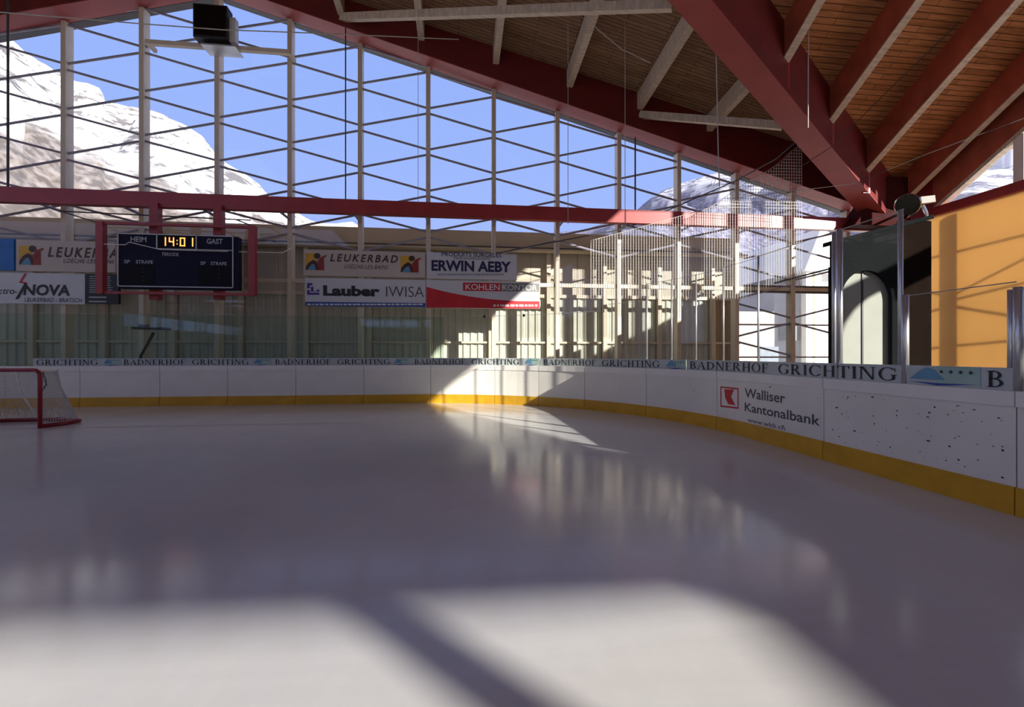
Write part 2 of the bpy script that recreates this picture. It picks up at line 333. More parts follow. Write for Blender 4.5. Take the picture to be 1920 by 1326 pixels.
def G_A(): return [[(0.02, 0), (0.09, 0), (0.46, 1), (0.42, 1)], [(0.66, 0), (0.84, 0), (0.48, 1), (0.40, 1)], rect(0.2, 0.32, 0.66, 0.32 + TN), rect(-0.04, 0, 0.2, SF), rect(0.58, 0, 0.92, SF)], 0.88
def G_N(): return [rect(0.1, 0, 0.17, 1), rect(0.74, 0, 0.81, 1), [(0.1, 1), (0.28, 1), (0.81, 0), (0.7, 0)], rect(0.0, 0, 0.27, SF), rect(0.64, 1 - SF, 0.91, 1), rect(0.0, 1 - SF, 0.2, 1)], 0.92
GL = dict(I=G_I, H=G_H, T=G_T, E=G_E, F=G_F, D=G_D, B=G_B, R=G_R, O=G_O, C=G_C, G=G_G, A=G_A, N=G_N)
def serif_word(word, gap=0.09):
    q, x = [], 0
    for ch in word:
        if ch == ' ': x += 0.5; continue
        p, w = GL[ch]()
        q += [[(a + x, c) for a, c in poly] for poly in p]; x += w + gap
    x -= gap
    return [[(a / x, c) for a, c in poly] for poly in q]

# ================================================================== SETTING
YF = 17.2                         # glazed gable
PKX, PKZ = -8.32, 14.08           # its peak (underside of the rake beam)
RS = 0.277                        # rake slope
XR = 17.6                         # right wall
SILL0, SILL1 = 6.66, 6.98
def rake(x): return PKZ - RS * abs(x - PKX)
def deckA(x, y): return 12.57 - 0.242 * (abs(x - PKX) + PKX - 1.33) + 0.10 * (16.45 - y)
KB = 1.05
def raftW(y): return 7.04 + 0.6 * (15.07 - y)      # underside of the gable rafter over the right wall
def raftB(y): return CH + KB * (raftW(y / KB) - CH)  # underside of the right roof's rafters
RD = 1.0                          # rafter depth
def deckB(y): return raftB(y) + RD
def vy(x): return KB * (9.8 + 0.54 * (x / KB - 5.2))
def valley(x): return Vector((x, vy(x), CH + KB * (9.45 - 0.295 * (x / KB - 5.2) - CH)))

# rink board line: straight end, quarter circle, straight side
YB, XS, RB = 14.85, 5.35, 7.0
S_A = XS - RB + 20.0              # straight from x=-20
S_B = S_A + RB * PI / 2
def P(s, off=0.0):
    """point and outward normal on the board line, s in metres from x=-20"""
    if s < S_A: p, n = Vector((-20 + s, YB, 0)), Vector((0, 1, 0))
    elif s < S_B:
        a = (s - S_A) / RB; n = Vector((math.sin(a), math.cos(a), 0)); p = Vector((XS - RB, YB - RB, 0)) + n * RB
    else: p, n = Vector((XS, YB - RB - (s - S_B), 0)), Vector((1, 0, 0))
    return p + n * off
_tab = []
for i in range(0, 4200):
    s_ = i * 0.01; p_ = P(s_)
    if p_.x * SN + p_.y * CS > 0.8:
        _tab.append((project((p_.x, p_.y, 1.3))[0], s_))
def s_at(px, off=0.0):
    best = min(_tab, key=lambda q: abs(q[0] - px)); s0 = best[1]
    if off:
        s0 = min((s0 + d * 0.01 for d in range(-120, 121)), key=lambda s: abs(project(P(s, off) + Vector((0, 0, 1.3)))[0] - px) if (P(s, off).x * SN + P(s, off).y * CS) > 0.5 else 1e9)
    return s0

# ice and the floor round it
mb = MB(); ring = [P(s) for s in [i * 0.35 for i in range(0, 120)]]
ring = [p for p in ring if p.y > -25] + [Vector((XS, -25, 0)), Vector((-25, -25, 0)), Vector((-25, YB, 0))]
mb.face([Vector((p.x, p.y, 0)) for p in ring])
tag(mb.build('floor', M['ice']), 'scratched white ice sheet inside the rink boards', 'ice', kind='structure')
tag(MB().box(-36, 26, -46, 18.6, -0.25, -0.02).build('floor.001', M['concrete']), 'grey concrete floor outside the rink boards', 'floor', kind='structure')
mb = MB(); mb.face([(-900, -900, -0.3), (900, -900, -0.3), (900, 900, -0.3), (-900, 900, -0.3)])
tag(mb.build('snow_ground', M['snow']), 'snow covered ground outside the hall', 'ground', kind='structure')

# roof decks
def deck(name, pts, m, label):
    tag(MB().prism(pts, (0, 0, 0.18)).build(name, m), label, 'roof', kind='structure')
vA, vB = valley(17.4), valley(PKX)
def dA(x, y): return (x, y, deckA(x, y))
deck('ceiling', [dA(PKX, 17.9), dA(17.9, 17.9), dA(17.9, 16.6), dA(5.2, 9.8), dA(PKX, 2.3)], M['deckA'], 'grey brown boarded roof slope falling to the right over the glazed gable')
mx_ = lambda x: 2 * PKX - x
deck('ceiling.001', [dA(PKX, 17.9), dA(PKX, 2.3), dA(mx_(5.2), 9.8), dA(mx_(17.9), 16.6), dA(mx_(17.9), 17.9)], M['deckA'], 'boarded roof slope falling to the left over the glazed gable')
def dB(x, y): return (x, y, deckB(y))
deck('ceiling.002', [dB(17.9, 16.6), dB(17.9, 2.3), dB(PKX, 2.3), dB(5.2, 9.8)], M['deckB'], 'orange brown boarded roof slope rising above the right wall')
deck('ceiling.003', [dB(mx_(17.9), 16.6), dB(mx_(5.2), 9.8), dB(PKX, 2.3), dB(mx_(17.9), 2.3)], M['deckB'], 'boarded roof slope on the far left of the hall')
for x0, x1, y0, y1 in ((-15, 18, -46, 2.35), (-36, -15, -1, 2.35), (-36, -15, -46, -32), (-36, -33.5, -32, -1)) + tuple((x, x + 0.3, -32, -1) for x in (-28, -22)):  # gap in this unseen roof is added to brighten the hall
    tag(MB().box(x0, x1, y0, y1, 16.3, 16.5).build('ceiling.004', M['deckA']), 'boarded roof with a rooflight over the rest of the hall', 'roof', kind='structure')
tag(MB().box(-36, 18, 2.25, 2.4, 15.2, 17.2).build('ceiling.005', M['deckA']), 'boarding where the roof slopes meet', 'roof', kind='structure')
mb = MB()                         # boarding above the valley beam
a_, b_ = Vector((17.9, 16.66, 0)), Vector((PKX, 2.48, 0))
mb.add([(a_.x, a_.y, deckB(a_.y) - 0.3), (b_.x, b_.y, deckB(b_.y) - 0.3), (b_.x, b_.y, deckA(b_.x, b_.y) + 0.15), (a_.x, a_.y, deckA(a_.x, a_.y) + 0.15)], [(0, 1, 2, 3)])
mb.add([(mx_(v.x), v.y, v.z) for v in mb.v[:4]], [(0, 1, 2, 3)])
tag(mb.build('ceiling.006', M['deckA']), 'boarding above the valley beams', 'roof', kind='structure')

# right wall (its near part lies behind the camera)
def wall_r(poly, name, m, label, th=0.15):
    return tag(MB().prism([(XR, y, z) for y, z in poly], (th, 0, 0)).build(name, m), label, 'wall', kind='structure')
wall_r([(4.0, 0), (4.0, SILL0), (3.0, SILL0), (3.0, 0)], 'wall_right', M['wallgrey'], 'plain wall pier of the right side')
wall_r([(3.0, 0), (3.0, 2.4), (-1.6, 2.4), (-1.6, 0)], 'wall_right.001', M['wallgrey'], 'plain parapet under an opening in the right wall')
lit = [(1560, 645), (1575, 606), (1590, 584), (1605, 569), (1620, 558), (1636, 549), (1648, 546), (1656, 549), (1660, 570), (1663, 553), (1672, 545)]
lw = []
for px, py in lit:
    q = on_y(px, py, 10.14); tt = (XR - q.x) / SUN_A; lw.append((q.y - SUN_B * tt, q.z + tt))
wall_r([(-1.6, lw[0][1])] + lw + [(3.0, lw[-1][1]), (3.0, SILL0), (-1.6, SILL0)], 'wall_right.006', M['wallgrey'], 'arched head of the opening in the right wall')  # added out of view; its lower edge shapes sunlight on the doors
wall_r([(-1.6, 0), (-1.6, SILL0), (-46, SILL0), (-46, 0)], 'wall_right.002', M['wallgrey'], 'plain right wall behind the camera')
wall_r([(-11, 7.0), (2.3, SILL1 + 13.3 * 0.4), (2.3, 17), (-15.4, 17), (-15.4, SILL0), (-11, SILL0)], 'wall_right.003', M['wallgrey'], 'boarded gable infill of the right wall')  # added out of view; sloping edge trims the far sun patch
wall_r([(-15.4, SILL0), (-15.4, 17), (-39.6, 17), (-15.7, 7.4), (-46, 7.33), (-46, SILL0)], 'wall_right.004', M['wallgrey'], 'boarded infill over the rear windows')  # added out of view to block high sun from the near ice
for yy, ww in ((-18.23, 0.36), (-24.6, 0.4)):
    tag(MB().box(XR, XR + 0.15, yy - ww / 2, yy + ww / 2, SILL1, 15).build('trim_1', M['post']), 'window post of the rear right wall', 'post', kind='structure')
for k, (x0, x1, z0, z1) in enumerate(((-36, 18, 0, 5.9), (-36, 18, 7.1, 17), (-36, -15.5, 5.9, 7.1), (-6.5, 18, 5.9, 7.1), (-12.6, -12.2, 5.9, 7.1), (-9.4, -9.0, 5.9, 7.1))):
    tag(MB().box(x0, x1, -46.2, -46, z0, z1).build('wall_back', M['wallgrey']), 'plain wall behind the camera', 'wall', kind='structure')
def wl_(y0, y1, z0, z1, nm, lab): tag(MB().box(-35.2, -35, y0, y1, z0, z1).build(nm, M['wallgrey']), lab, 'wall', kind='structure')
wl_(-46, 17.2, 0, 4.5, 'wall_left', 'plain left wall below its windows')
wl_(-46, 17.2, 5.8, 9.0, 'wall_left.001', 'plain left wall between its windows and its glazed gable')
wl_(-23, 17.2, 4.5, 5.8, 'wall_left.002', 'plain left wall beside its windows')
for yy in (-27, -29, -33, -36.5, -39): wl_(yy - 0.25, yy + 0.25, 4.5, 5.8, 'trim_5', 'post between the left windows')
# red sill beam of the right wall and its rake
tag(MB().box(XR - 0.14, XR + 0.15, -46, 16.75, SILL0, SILL1).build('sill_beam', M['redsteel']), 'dark red steel beam along the top of the orange wall', 'beam')
mb = MB(); y0, y1 = 15.15, 2.3
mb.hexa([(XR - 0.16, y0, raftW(y0)), (XR + 0.16, y0, raftW(y0)), (XR + 0.16, y1, raftW(y1)), (XR - 0.16, y1, raftW(y1))],
        [(XR - 0.16, y0, deckB(y0)), (XR + 0.16, y0, deckB(y0)), (XR + 0.16, y1, deckB(y1)), (XR - 0.16, y1, deckB(y1))])
tag(mb.build('gable_rafter', M['rafter']), 'sloping red brown roof beam directly over the window on the right edge', 'beam')
tag(MB().bar((XR, y0, raftW(y0) - 0.07), (XR, y1, raftW(y1) - 0.07), 0.26, 0.14).build('trim_2', M['raw']), 'pale timber lining under the sloping beam at the right window', 'trim', kind='structure')
# window under the rake
w = empty('window_1', (XR, 12, SILL1), 'triangular gable window above the orange wall', 'window', kind='structure')
MB().face([(XR + 0.05, 15.2, SILL1), (XR + 0.05, 2.3, SILL1), (XR + 0.05, 2.3, raftW(2.3) - 0.1), (XR + 0.05, 15.2, raftW(15.2) - 0.1)]).build('pane', M['glass'], w)
for yy in (12.55, 10.0, 7.4, 4.9):
    MB().box(XR - 0.12, XR + 0.12, yy - 0.14, yy + 0.14, SILL1, raftW(yy) - 0.1).build('mullion', M['cap'], w)

wall_r([(2.3, 12.25), (11.8, 8.58), (11.8, raftW(11.8) + .1), (2.3, raftW(2.3) + .1)], 'wall_right.007', M['wallgrey'], 'boarded upper part of the right gable')  # added out of view to block sun from the valley beam
wall_r([(14.9, SILL1), (17.3, SILL1), (17.3, 9.0), (14.9, 9.0)], 'wall_right.008', M['redsteel'], 'dark red boarding at the corner over the sill beam')
# orange sheeting in the right wall, with the outside steel that shadows it
tag(MB().box(XR, XR + 0.03, 4.0, 16.9, 0.0, SILL0).build('wall_right.005', M['orange']), 'orange translucent sheet wall lit from outside', 'wall', kind='structure')
nodeY = 14.35
tag(MB().box(XR + 0.25, XR + 0.5, nodeY - 0.16, nodeY + 0.16, -0.3, SILL0).build('outside_post', M['rod']), 'dark post shadowing the orange wall near its left edge', 'post')
for (ya, za, yb, zb) in ((14.35, 3.75, 10.0, 5.55), (14.35, 3.6, 10, 4.2), (14.35, 3.4, 10, 2.2), (14.35, 1.95, 10, 2.3), (10, 2.0, 14.35, 0.2), (14.35, 3.75, 16.9, 4.6), (14.35, 3.4, 16.9, 2.9), (14.35, 1.95, 16.9, 1.7), (14.35, 5.3, 10, 5.5), (14.35, 5.3, 16.9, 5.2)):
    tag(MB().tube([(XR + 0.3, ya, za), (XR + 0.3, yb, zb)], 0.045, 6).build('outside_brace', M['rod']), 'thin brace rod whose shadow crosses the orange wall', 'brace', 'brace rods outside the orange wall')

# ------------------------------------------------------------------ glazed gable: posts, bays
SPC = 2.406
def xk(k): return PKX + SPC * (k - 2)
KS = list(range(-2, 13))
plab = {-2: 'cream steel post of the gable at the far left beyond the goal', -1: 'cream steel post of the gable behind the blue banner', 0: 'thick cream gable post rising over the white banner with black lettering',
        1: 'cream gable post carrying the left end of the speaker bar', 2: 'cream gable post directly behind the black loudspeaker', 3: 'cream gable post just right of the scoreboard cage',
        4: 'cream gable post rising above the middle of the cream banner with two emblems', 5: 'cream gable post above the gap between the two white banners',
        6: 'slim cream gable post above the banner with navy name lettering', 7: 'sunlit gable post just right of the red and white banner', 8: 'gable post behind the left end of the hanging net',
        9: 'gable post behind the middle of the hanging net, second left of the pale end post', 10: 'gable post where the ribbed wall ends', 11: 'gable post in the clear glazed bay left of the charcoal kiosk', 12: 'last gable post hidden mostly by the charcoal kiosk'}
for k in KS:
    x = xk(k); mb = MB(); mb.box(x - 0.075, x + 0.075, YF - 0.17, YF + 0.17, 0, rake(x) - 0.04)
    tag(mb.build('gable_post', M['post'], loc=(x, YF, 0)), plab[k], 'post', 'cream posts of the glazed gable')
NZ, NS = 11.22, 1.513
for i, k in enumerate(KS[:-1] + [12]):
    xa, xb = xk(k), (xk(k + 1) if k < 12 else 16.3)
    if k == 12: continue
    w = empty(f'window_{i + 2}', (xa, YF, 0), 'glazed gable bay crossed by thin diagonal rods', 'window', kind='structure')
    xm = PKX if xa < PKX < xb else None
    poly = [(xa, 0), (xb, 0), (xb, rake(xb)), (xa, rake(xa))]
    MB().face([(x, YF + 0.03, z) for x, z in poly]).build('pane', M['glass'], w)
    MB().box(xa + 0.075, xb - 0.075, YF - 0.09, YF + 0.05, 4.08, 4.22).build('transom', M['post'], w)
    if k >= 10:
        MB().box(xa, xb, YF - 0.08, YF + 0.08, 4.0, 4.3).build('transom', M['dark'], w)
        for zz in (2.72, 1.42): MB().box(xa, xb, YF - 0.05, YF + 0.02, zz - 0.03, zz + 0.03).build('glazing_bar', M['rod'], w)
        xc = (xa + xb) / 2
    ev = (k % 2 == 0)
    for n in range(-6, 3):
        zl = NZ + NS * n + (0 if ev else NS / 2)
        for sg in (-1, 1):
            zr = zl + sg * NS / 2
            z0_, z1_ = zl + 0.09 * sg, zr - 0.09 * sg
            if min(z0_, z1_) < (5.2 if k < 10 else 1.3): continue
            if abs(z0_ - 4.15) < 0.3 and k >= 10: continue
            if z0_ > rake(xa) + 0.1 or z1_ > rake(xb) + 0.1: continue
            MB().tube([(xa, YF - 0.06, z0_), (xb, YF - 0.06, z1_)], 0.04, 6).build('brace_rod', M['rod'], w)

# rake beams
def rake_beam(sgn, label):
    mb = MB(); e = PKX + sgn * 25.0; ya, yb = YF - 0.72, YF - 0.02
    f = lambda x, y, top: (x, y, deckA(x, y) if top else rake(x))
    mb.hexa([f(PKX, ya, 0), f(e, ya, 0), f(e, yb, 0), f(PKX, yb, 0)], [f(PKX, ya, 1), f(e, ya, 1), f(e, yb, 1), f(PKX, yb, 1)])
    root = empty('rake_beam', (PKX, yb, rake(PKX)), label, 'beam')
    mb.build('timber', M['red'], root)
    mb = MB(); mb.hexa([(PKX, ya - .02, rake(PKX) - .03), (e, ya - .02, rake(e) - .03), (e, yb, rake(e) - .03), (PKX, yb, rake(PKX) - .03)], [(PKX, ya - .02, rake(PKX)), (e, ya - .02, rake(e)), (e, yb, rake(e)), (PKX, yb, rake(PKX))])
    mb.build('flange', M['flange'], root)
rake_beam(1, 'long red roof beam sloping down to the right over the glazed gable')
rake_beam(-1, 'red roof beam sloping down to the left at the top left corner')
tag(MB().bar((PKX + 0.05, YF + 0.16, PKZ + 0.05), (17, YF + 0.16, rake(17) + 0.05), 0.3, 0.16).build('trim_3', M['dark']), 'dark weathering strip outside the gable, right slope', 'trim', kind='structure')
tag(MB().bar((PKX - 0.05, YF + 0.16, PKZ + 0.05), (-33, YF + 0.16, rake(-33) + 0.05), 0.3, 0.16).build('trim_4', M['dark']), 'dark weathering strip outside the gable, left slope', 'trim', kind='structure')

# valley beam
def vbeam(mirror, label):
    mb = MB(); a, b = valley(17.1), valley(-6.0); d = (b - a).normalized(); sd_ = Vector((-d.y, d.x, 0)).normalized() * 0.36
    q = [a - sd_, a + sd_, b + sd_, b - sd_]
    hi = [Vector((v.x, v.y, v.z + 1.9)) for v in q]
    if mirror: q = [Vector((mx_(v.x), v.y, v.z)) for v in q]; hi = [Vector((mx_(v.x), v.y, v.z)) for v in hi]
    mb.hexa(q, hi)
    root = empty('valley_beam', q[0], label, 'beam')
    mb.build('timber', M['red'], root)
    dz = Vector((0, 0, 0.03)); MB().hexa([v - dz for v in q], q).build('flange', M['flange'], root)
    return root
vbeam(False, 'thick red diagonal roof beam running from the corner column overhead')
# corner column (mostly behind the kiosk)
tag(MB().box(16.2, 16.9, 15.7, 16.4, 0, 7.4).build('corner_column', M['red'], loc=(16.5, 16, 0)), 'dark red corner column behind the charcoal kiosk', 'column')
tag(MB().prism([(14.6, 16.3, 6.35), (16.9, 16.3, 6.35), (16.9, 16.3, 8.2), (16.0, 16.3, 8.2)], (0, -0.8, 0)).build('corner_gusset', M['darkred']), 'dark red steel shoe joining the roof beams at the corner', 'bracket')

# right-hand rafters
rl = {8.6: 'red brown rafter nearest the diagonal beam at the top of the picture', 11.08: 'second red brown rafter right of the diagonal beam', 13.62: 'third red brown rafter right of the diagonal beam', 16.1: 'red brown rafter next to the window on the right'}
for x, lab in rl.items():
    x *= KB
    y0 = vy(x) - 0.35; y1 = 2.4
    root = empty('rafter', (x, y0, raftB(y0)), lab, 'beam', 'red brown rafters')
    mb = MB(); hw = 0.11
    mb.hexa([(x - hw, y0, raftB(y0)), (x + hw, y0, raftB(y0)), (x + hw, y1, raftB(y1)), (x - hw, y1, raftB(y1))],
            [(x - hw, y0, deckB(y0)), (x + hw, y0, deckB(y0)), (x + hw, y1, deckB(y1)), (x - hw, y1, deckB(y1))])
    mb.build('timber', M['rafter'], root)
    MB().bar((x, y0, raftB(y0) - 0.015), (x, y1, raftB(y1) - 0.015), 0.23, 0.03).build('edge_strip', M['raw'], root)
    MB().box(x - 0.13, x + 0.13, y0 - 0.02, y0 + 0.06, raftB(y0) - 0.75, raftB(y0)).build('hanger', M['redsteel'], root)

# purlins of the left slope, from the rake beam towards the diagonal beam
pl_px = [(640, 20), (790, 65), (930, 120), (1068, 165), (1200, 210), (1330, 245)]
plb = ['pale timber purlin nearest the top of the red sloping beam', 'second pale purlin along the red sloping beam', 'third pale purlin, ending above the middle of the sloping beam', 'fourth pale purlin along the sloping beam', 'fifth pale purlin, left of the lower diagonal strut', 'sixth pale purlin, meeting the diagonal red beam low down']
YP = YF - 0.72
for (px, py), lab in zip(pl_px, plb):
    q = on_y(px, py, YP); x = q.x
    ye = max(vy(x) + 0.2, 2.5)
    mb = MB(); f = lambda y, top: deckA(x, y) - (0.02 if top else 0.62)
    mb.hexa([(x - 0.11, YP, f(YP, 0)), (x + 0.11, YP, f(YP, 0)), (x + 0.11, ye, f(ye, 0)), (x - 0.11, ye, f(ye, 0))],
            [(x - 0.11, YP, f(YP, 1)), (x + 0.11, YP, f(YP, 1)), (x + 0.11, ye, f(ye, 1)), (x - 0.11, ye, f(ye, 1))])
    tag(mb.build('purlin', M['raw']), lab, 'beam', 'pale purlins')
for (a, b), lab in ((((640, 33), (1262, 10)), 'long pale timber strut crossing the purlins at the top of the picture'), (((1200, 215), (1468, 236)), 'short pale timber strut low down near the corner')):
    p = on_y(a[0], a[1], YP + 0.05); d = ray(*b)
    # where the sight line meets the diagonal beam's vertical plane
    tt = (KB * (9.8 - 0.54 * 5.2) + 0.55) / (d.y - 0.54 * d.x); q = Vector((0, 0, CH)) + d * tt
    tag(MB().bar(p, q, 0.16, 0.24).build('strut', M['raw']), lab, 'beam')

# red beam across the gable with its ties
BY = 16.2
tag(MB().box(-33, 16.6, BY - 0.12, BY + 0.12, 6.30, 6.78).build('cross_beam', M['redsteel']), 'long red steel beam crossing the whole glazed gable', 'beam')
tl_ = ['left of the scoreboard cage', 'behind the left hanger post', 'behind the right hanger post', 'right of the scoreboard', 'over the cream banner', 'over the gap between banners', 'over the navy lettered banner', 'over the red and white banner', 'at the left end of the net', 'behind the net', 'at the end of the ribbed wall']
for k, wh in zip(range(0, 11), tl_):
    tag(MB().tube([(xk(k), BY, 6.3), (xk(k), YF - 0.15, 6.3)], 0.045, 6).build('tie_rod', M['rod']), 'short dark tie from red beam to gable post, ' + wh, 'tie')

# ------------------------------------------------------------------ building standing behind the glass: ribbed wall
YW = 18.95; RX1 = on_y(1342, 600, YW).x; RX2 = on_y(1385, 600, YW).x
def ribbed(x0, x1, z0, z1, m, name, label):
    mb = MB(); pit = 0.30; n = int((x1 - x0) / pit)
    pts = []
    for i in range(n + 1):
        xx = x0 + i * pit
        pts += [(xx, YW), (xx + 0.10, YW), (xx + 0.14, YW + 0.05), (xx + 0.26, YW + 0.05)]
    pts = [p for p in pts if p[0] <= x1]
    vs = [(x, y, z0) for x, y in pts] + [(x, y, z1) for x, y in pts]; k = len(pts)
    mb.add(vs, [(i, i + 1, k + i + 1, k + i) for i in range(k - 1)])
    return mb.build(name, m, bld)
bld = empty('annex_building', (-5, YW, -0.3), 'long pale ribbed building standing close behind the glazed gable', 'building')
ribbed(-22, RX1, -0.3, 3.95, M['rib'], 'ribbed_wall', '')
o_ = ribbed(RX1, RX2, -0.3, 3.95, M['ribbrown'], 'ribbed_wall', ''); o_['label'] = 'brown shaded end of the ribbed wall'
mb = MB(); xx = -22.0
while xx < RX2 - 0.1:
    mb.box(xx, min(xx + 0.985, RX2), YW + 0.06, YW + 0.12, 3.95, 5.9); xx += 1.0
mb.build('upper_wall', M['wallpanel'], bld)
MB().box(-22, RX2, YW + 0.14, YW + 0.2, 3.9, 6.0).build('backing_wall', M['dark'], bld)
MB().box(-22, RX2, YW - 0.02, YW + 0.3, 5.95, 6.6).build('fascia', M['fascia'], bld)
MB().box(-22, RX2, 18.3, YW - 0.25, 5.70, 5.78).build('canopy', M['fascia'], bld)  # added to darken the ribbed wall behind it
MB().box(-22, RX2, YW - 0.25, YW - 0.02, 5.78, 5.93).build('gutter', M['dark'], bld)
MB().box(-22, RX2, YW + 0.2, YW + 9, 6.4, 6.6).build('roof', M['snow'], bld)
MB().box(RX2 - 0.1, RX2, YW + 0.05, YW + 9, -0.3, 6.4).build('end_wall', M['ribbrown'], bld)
for zz in (2.02,): MB().box(-22, RX2, YW - 0.12, YW - 0.04, zz - 0.04, zz + 0.04).build('rail', M['post'], bld)
MB().box(-22, RX2, YW - 0.10, YW - 0.02, 3.88, 4.02).build('rail', M['post'], bld)
for k in range(-2, 11):
    if xk(k) < RX2: MB().box(xk(k) - 0.08, xk(k) + 0.08, YW - 0.2, YW - 0.02, -0.3, 5.9).build('wall_post', M['post'], bld)

# ------------------------------------------------------------------ rink boards
seams = [-140, 10, 150, 300, 427, 555, 682, 808, 928, 1010, 1096, 1212, 1345, 1545, 1905, 2700]
blab = ['white board panel at the left picture edge left of the goal', 'white board panel behind the red goal frame', 'white board panel just right of the goal net', 'plain white board panel below the left half of the scoreboard', 'plain white board panel below the right half of the scoreboard',
        'white board panel below the left half of the cream two emblem banner', 'white board panel just left of the sunlit patch', 'brightly sunlit white board panel', 'partly sunlit board panel at the start of the curve', 'narrow board panel just right of the sunlit patch',
        'second curved board panel right of the sunlight', 'curved board panel left of the bank logo', 'board panel bearing the red bank logo and grey lettering', 'big puck marked white board panel on the right', 'board panel at the right picture edge']
for i in range(len(seams) - 1):
    s0 = s_at(seams[i]) if i else 0.3; s1 = s_at(seams[i + 1]) if i < len(seams) - 2 else s_at(1905) + 2.6
    root = empty('board_panel', P((s0 + s1) / 2), blab[i], 'rink board', 'white rink board panels')
    n = max(1, int((s1 - s0) / 0.3)); g_ = 0.006
    def shell(o0, o1, z0, z1, a=s0 + g_, b=s1 - g_, n=n):
        mb = MB()
        for j in range(n):
            u, v = a + (b - a) * j / n, a + (b - a) * (j + 1) / n
            q = [P(u, o0), P(v, o0), P(v, o1), P(u, o1)]
            mb.hexa([p + Vector((0, 0, z0)) for p in q], [p + Vector((0, 0, z1)) for p in q])
        bm_v = mb
        return bm_v
    pn = shell(0.0, 0.10, 0.0, 1.06).build('panel', M['white'], root)
    shell(-0.022, 0.0, 0.0, 0.275).build('kick_plate', M['yellow'], root)
    shell(-0.02, 0.17, 1.05, 1.2).build('cap_rail', M['cap'], root)
    shell(0.01, 0.09, 0.0, 1.05, s0 - g_, s0 + g_, 1).build('seam', M['seam'], root)
    if i == 4: pass
    # puck marks: small dark scuffs lying on the panel
    cnt = {13: 70, 12: 14, 14: 26, 11: 5, 10: 3, 3: 2, 4: 2}.get(i, 1)
    mb = MB()
    for _ in range(cnt):
        ss = random.uniform(s0 + 0.1, s1 - 0.1); zz = random.uniform(0.32, 1.02); r_ = random.choice([0.005, 0.006, 0.008, 0.009, 0.012])
        el = random.choice([0.8, 1.0, 1.0, 1.2, 2.0])
        ring_ = []
        for k in range(8):
            a = 2 * PI * k / 8; ring_.append(P(ss + math.cos(a) * r_ * el, -0.002) + Vector((0, 0, zz + math.sin(a) * r_ * 0.8)))
        mb.face(ring_)
    mb.build('puck_marks', M['mark'], pn)
    if i == 12:      # bank panel
        R_ = pn
        pf = lambda px, py: None
        def bp_(px, z, off=-0.004):
            s = s_at(px); p = P(s, off); return Vector((p.x, p.y, z))
        def zed(px, py):
            p = P(s_at(px)); F = p.x * SN + p.y * CS; return CH + (663 - py) * F / FPX
        def flat(mb, pts, off): mb.face([bp_(x, zed(x, y), off) for x, y in pts])
        def letters(mb, s, x0, y0, x1, y1, **k):
            vs, fs = text_polys(s, **k); sa, sb = s_at(x0), s_at(x1); z1, z0 = zed(x0, y0), zed(x0, y1)
            mb.add([Vector(P(sa + (sb - sa) * u, -0.004)) + Vector((0, 0, z0 + (z1 - z0) * w_)) for u, w_ in vs], fs)
        mb = MB()
        for (x0, y0, x1, y1) in ((1351, 724.5, 1353, 762), (1383, 728, 1385, 766)):
            flat(mb, [(x0, y0), (x1, y0 + .3), (x1, y1 + .3), (x0, y1)], -0.004)
        flat(mb, [(1351, 724.5), (1385, 728), (1385, 731), (1351, 727)], -0.004); flat(mb, [(1351, 760), (1385, 764), (1385, 767), (1351, 763)], -0.004)
        flat(mb, [(1358, 730), (1377, 731), (1371, 744), (1379, 760), (1366, 758), (1360, 746)], -0.004)
        mb.build('emblem', M['redprint'], R_)
        mb = MB(); letters(mb, 'Walliser', 1397, 728, 1472, 745.5, bold=0.012); letters(mb, 'Kantonalbank', 1397, 755, 1538, 771, bold=0.012)
        mb.build('lettering', M['greyprint'], R_)
        mb = MB(); letters(mb, 'www.wkb.ch', 1402, 783, 1472, 791); mb.build('web_address', M['greyprint'], R_)

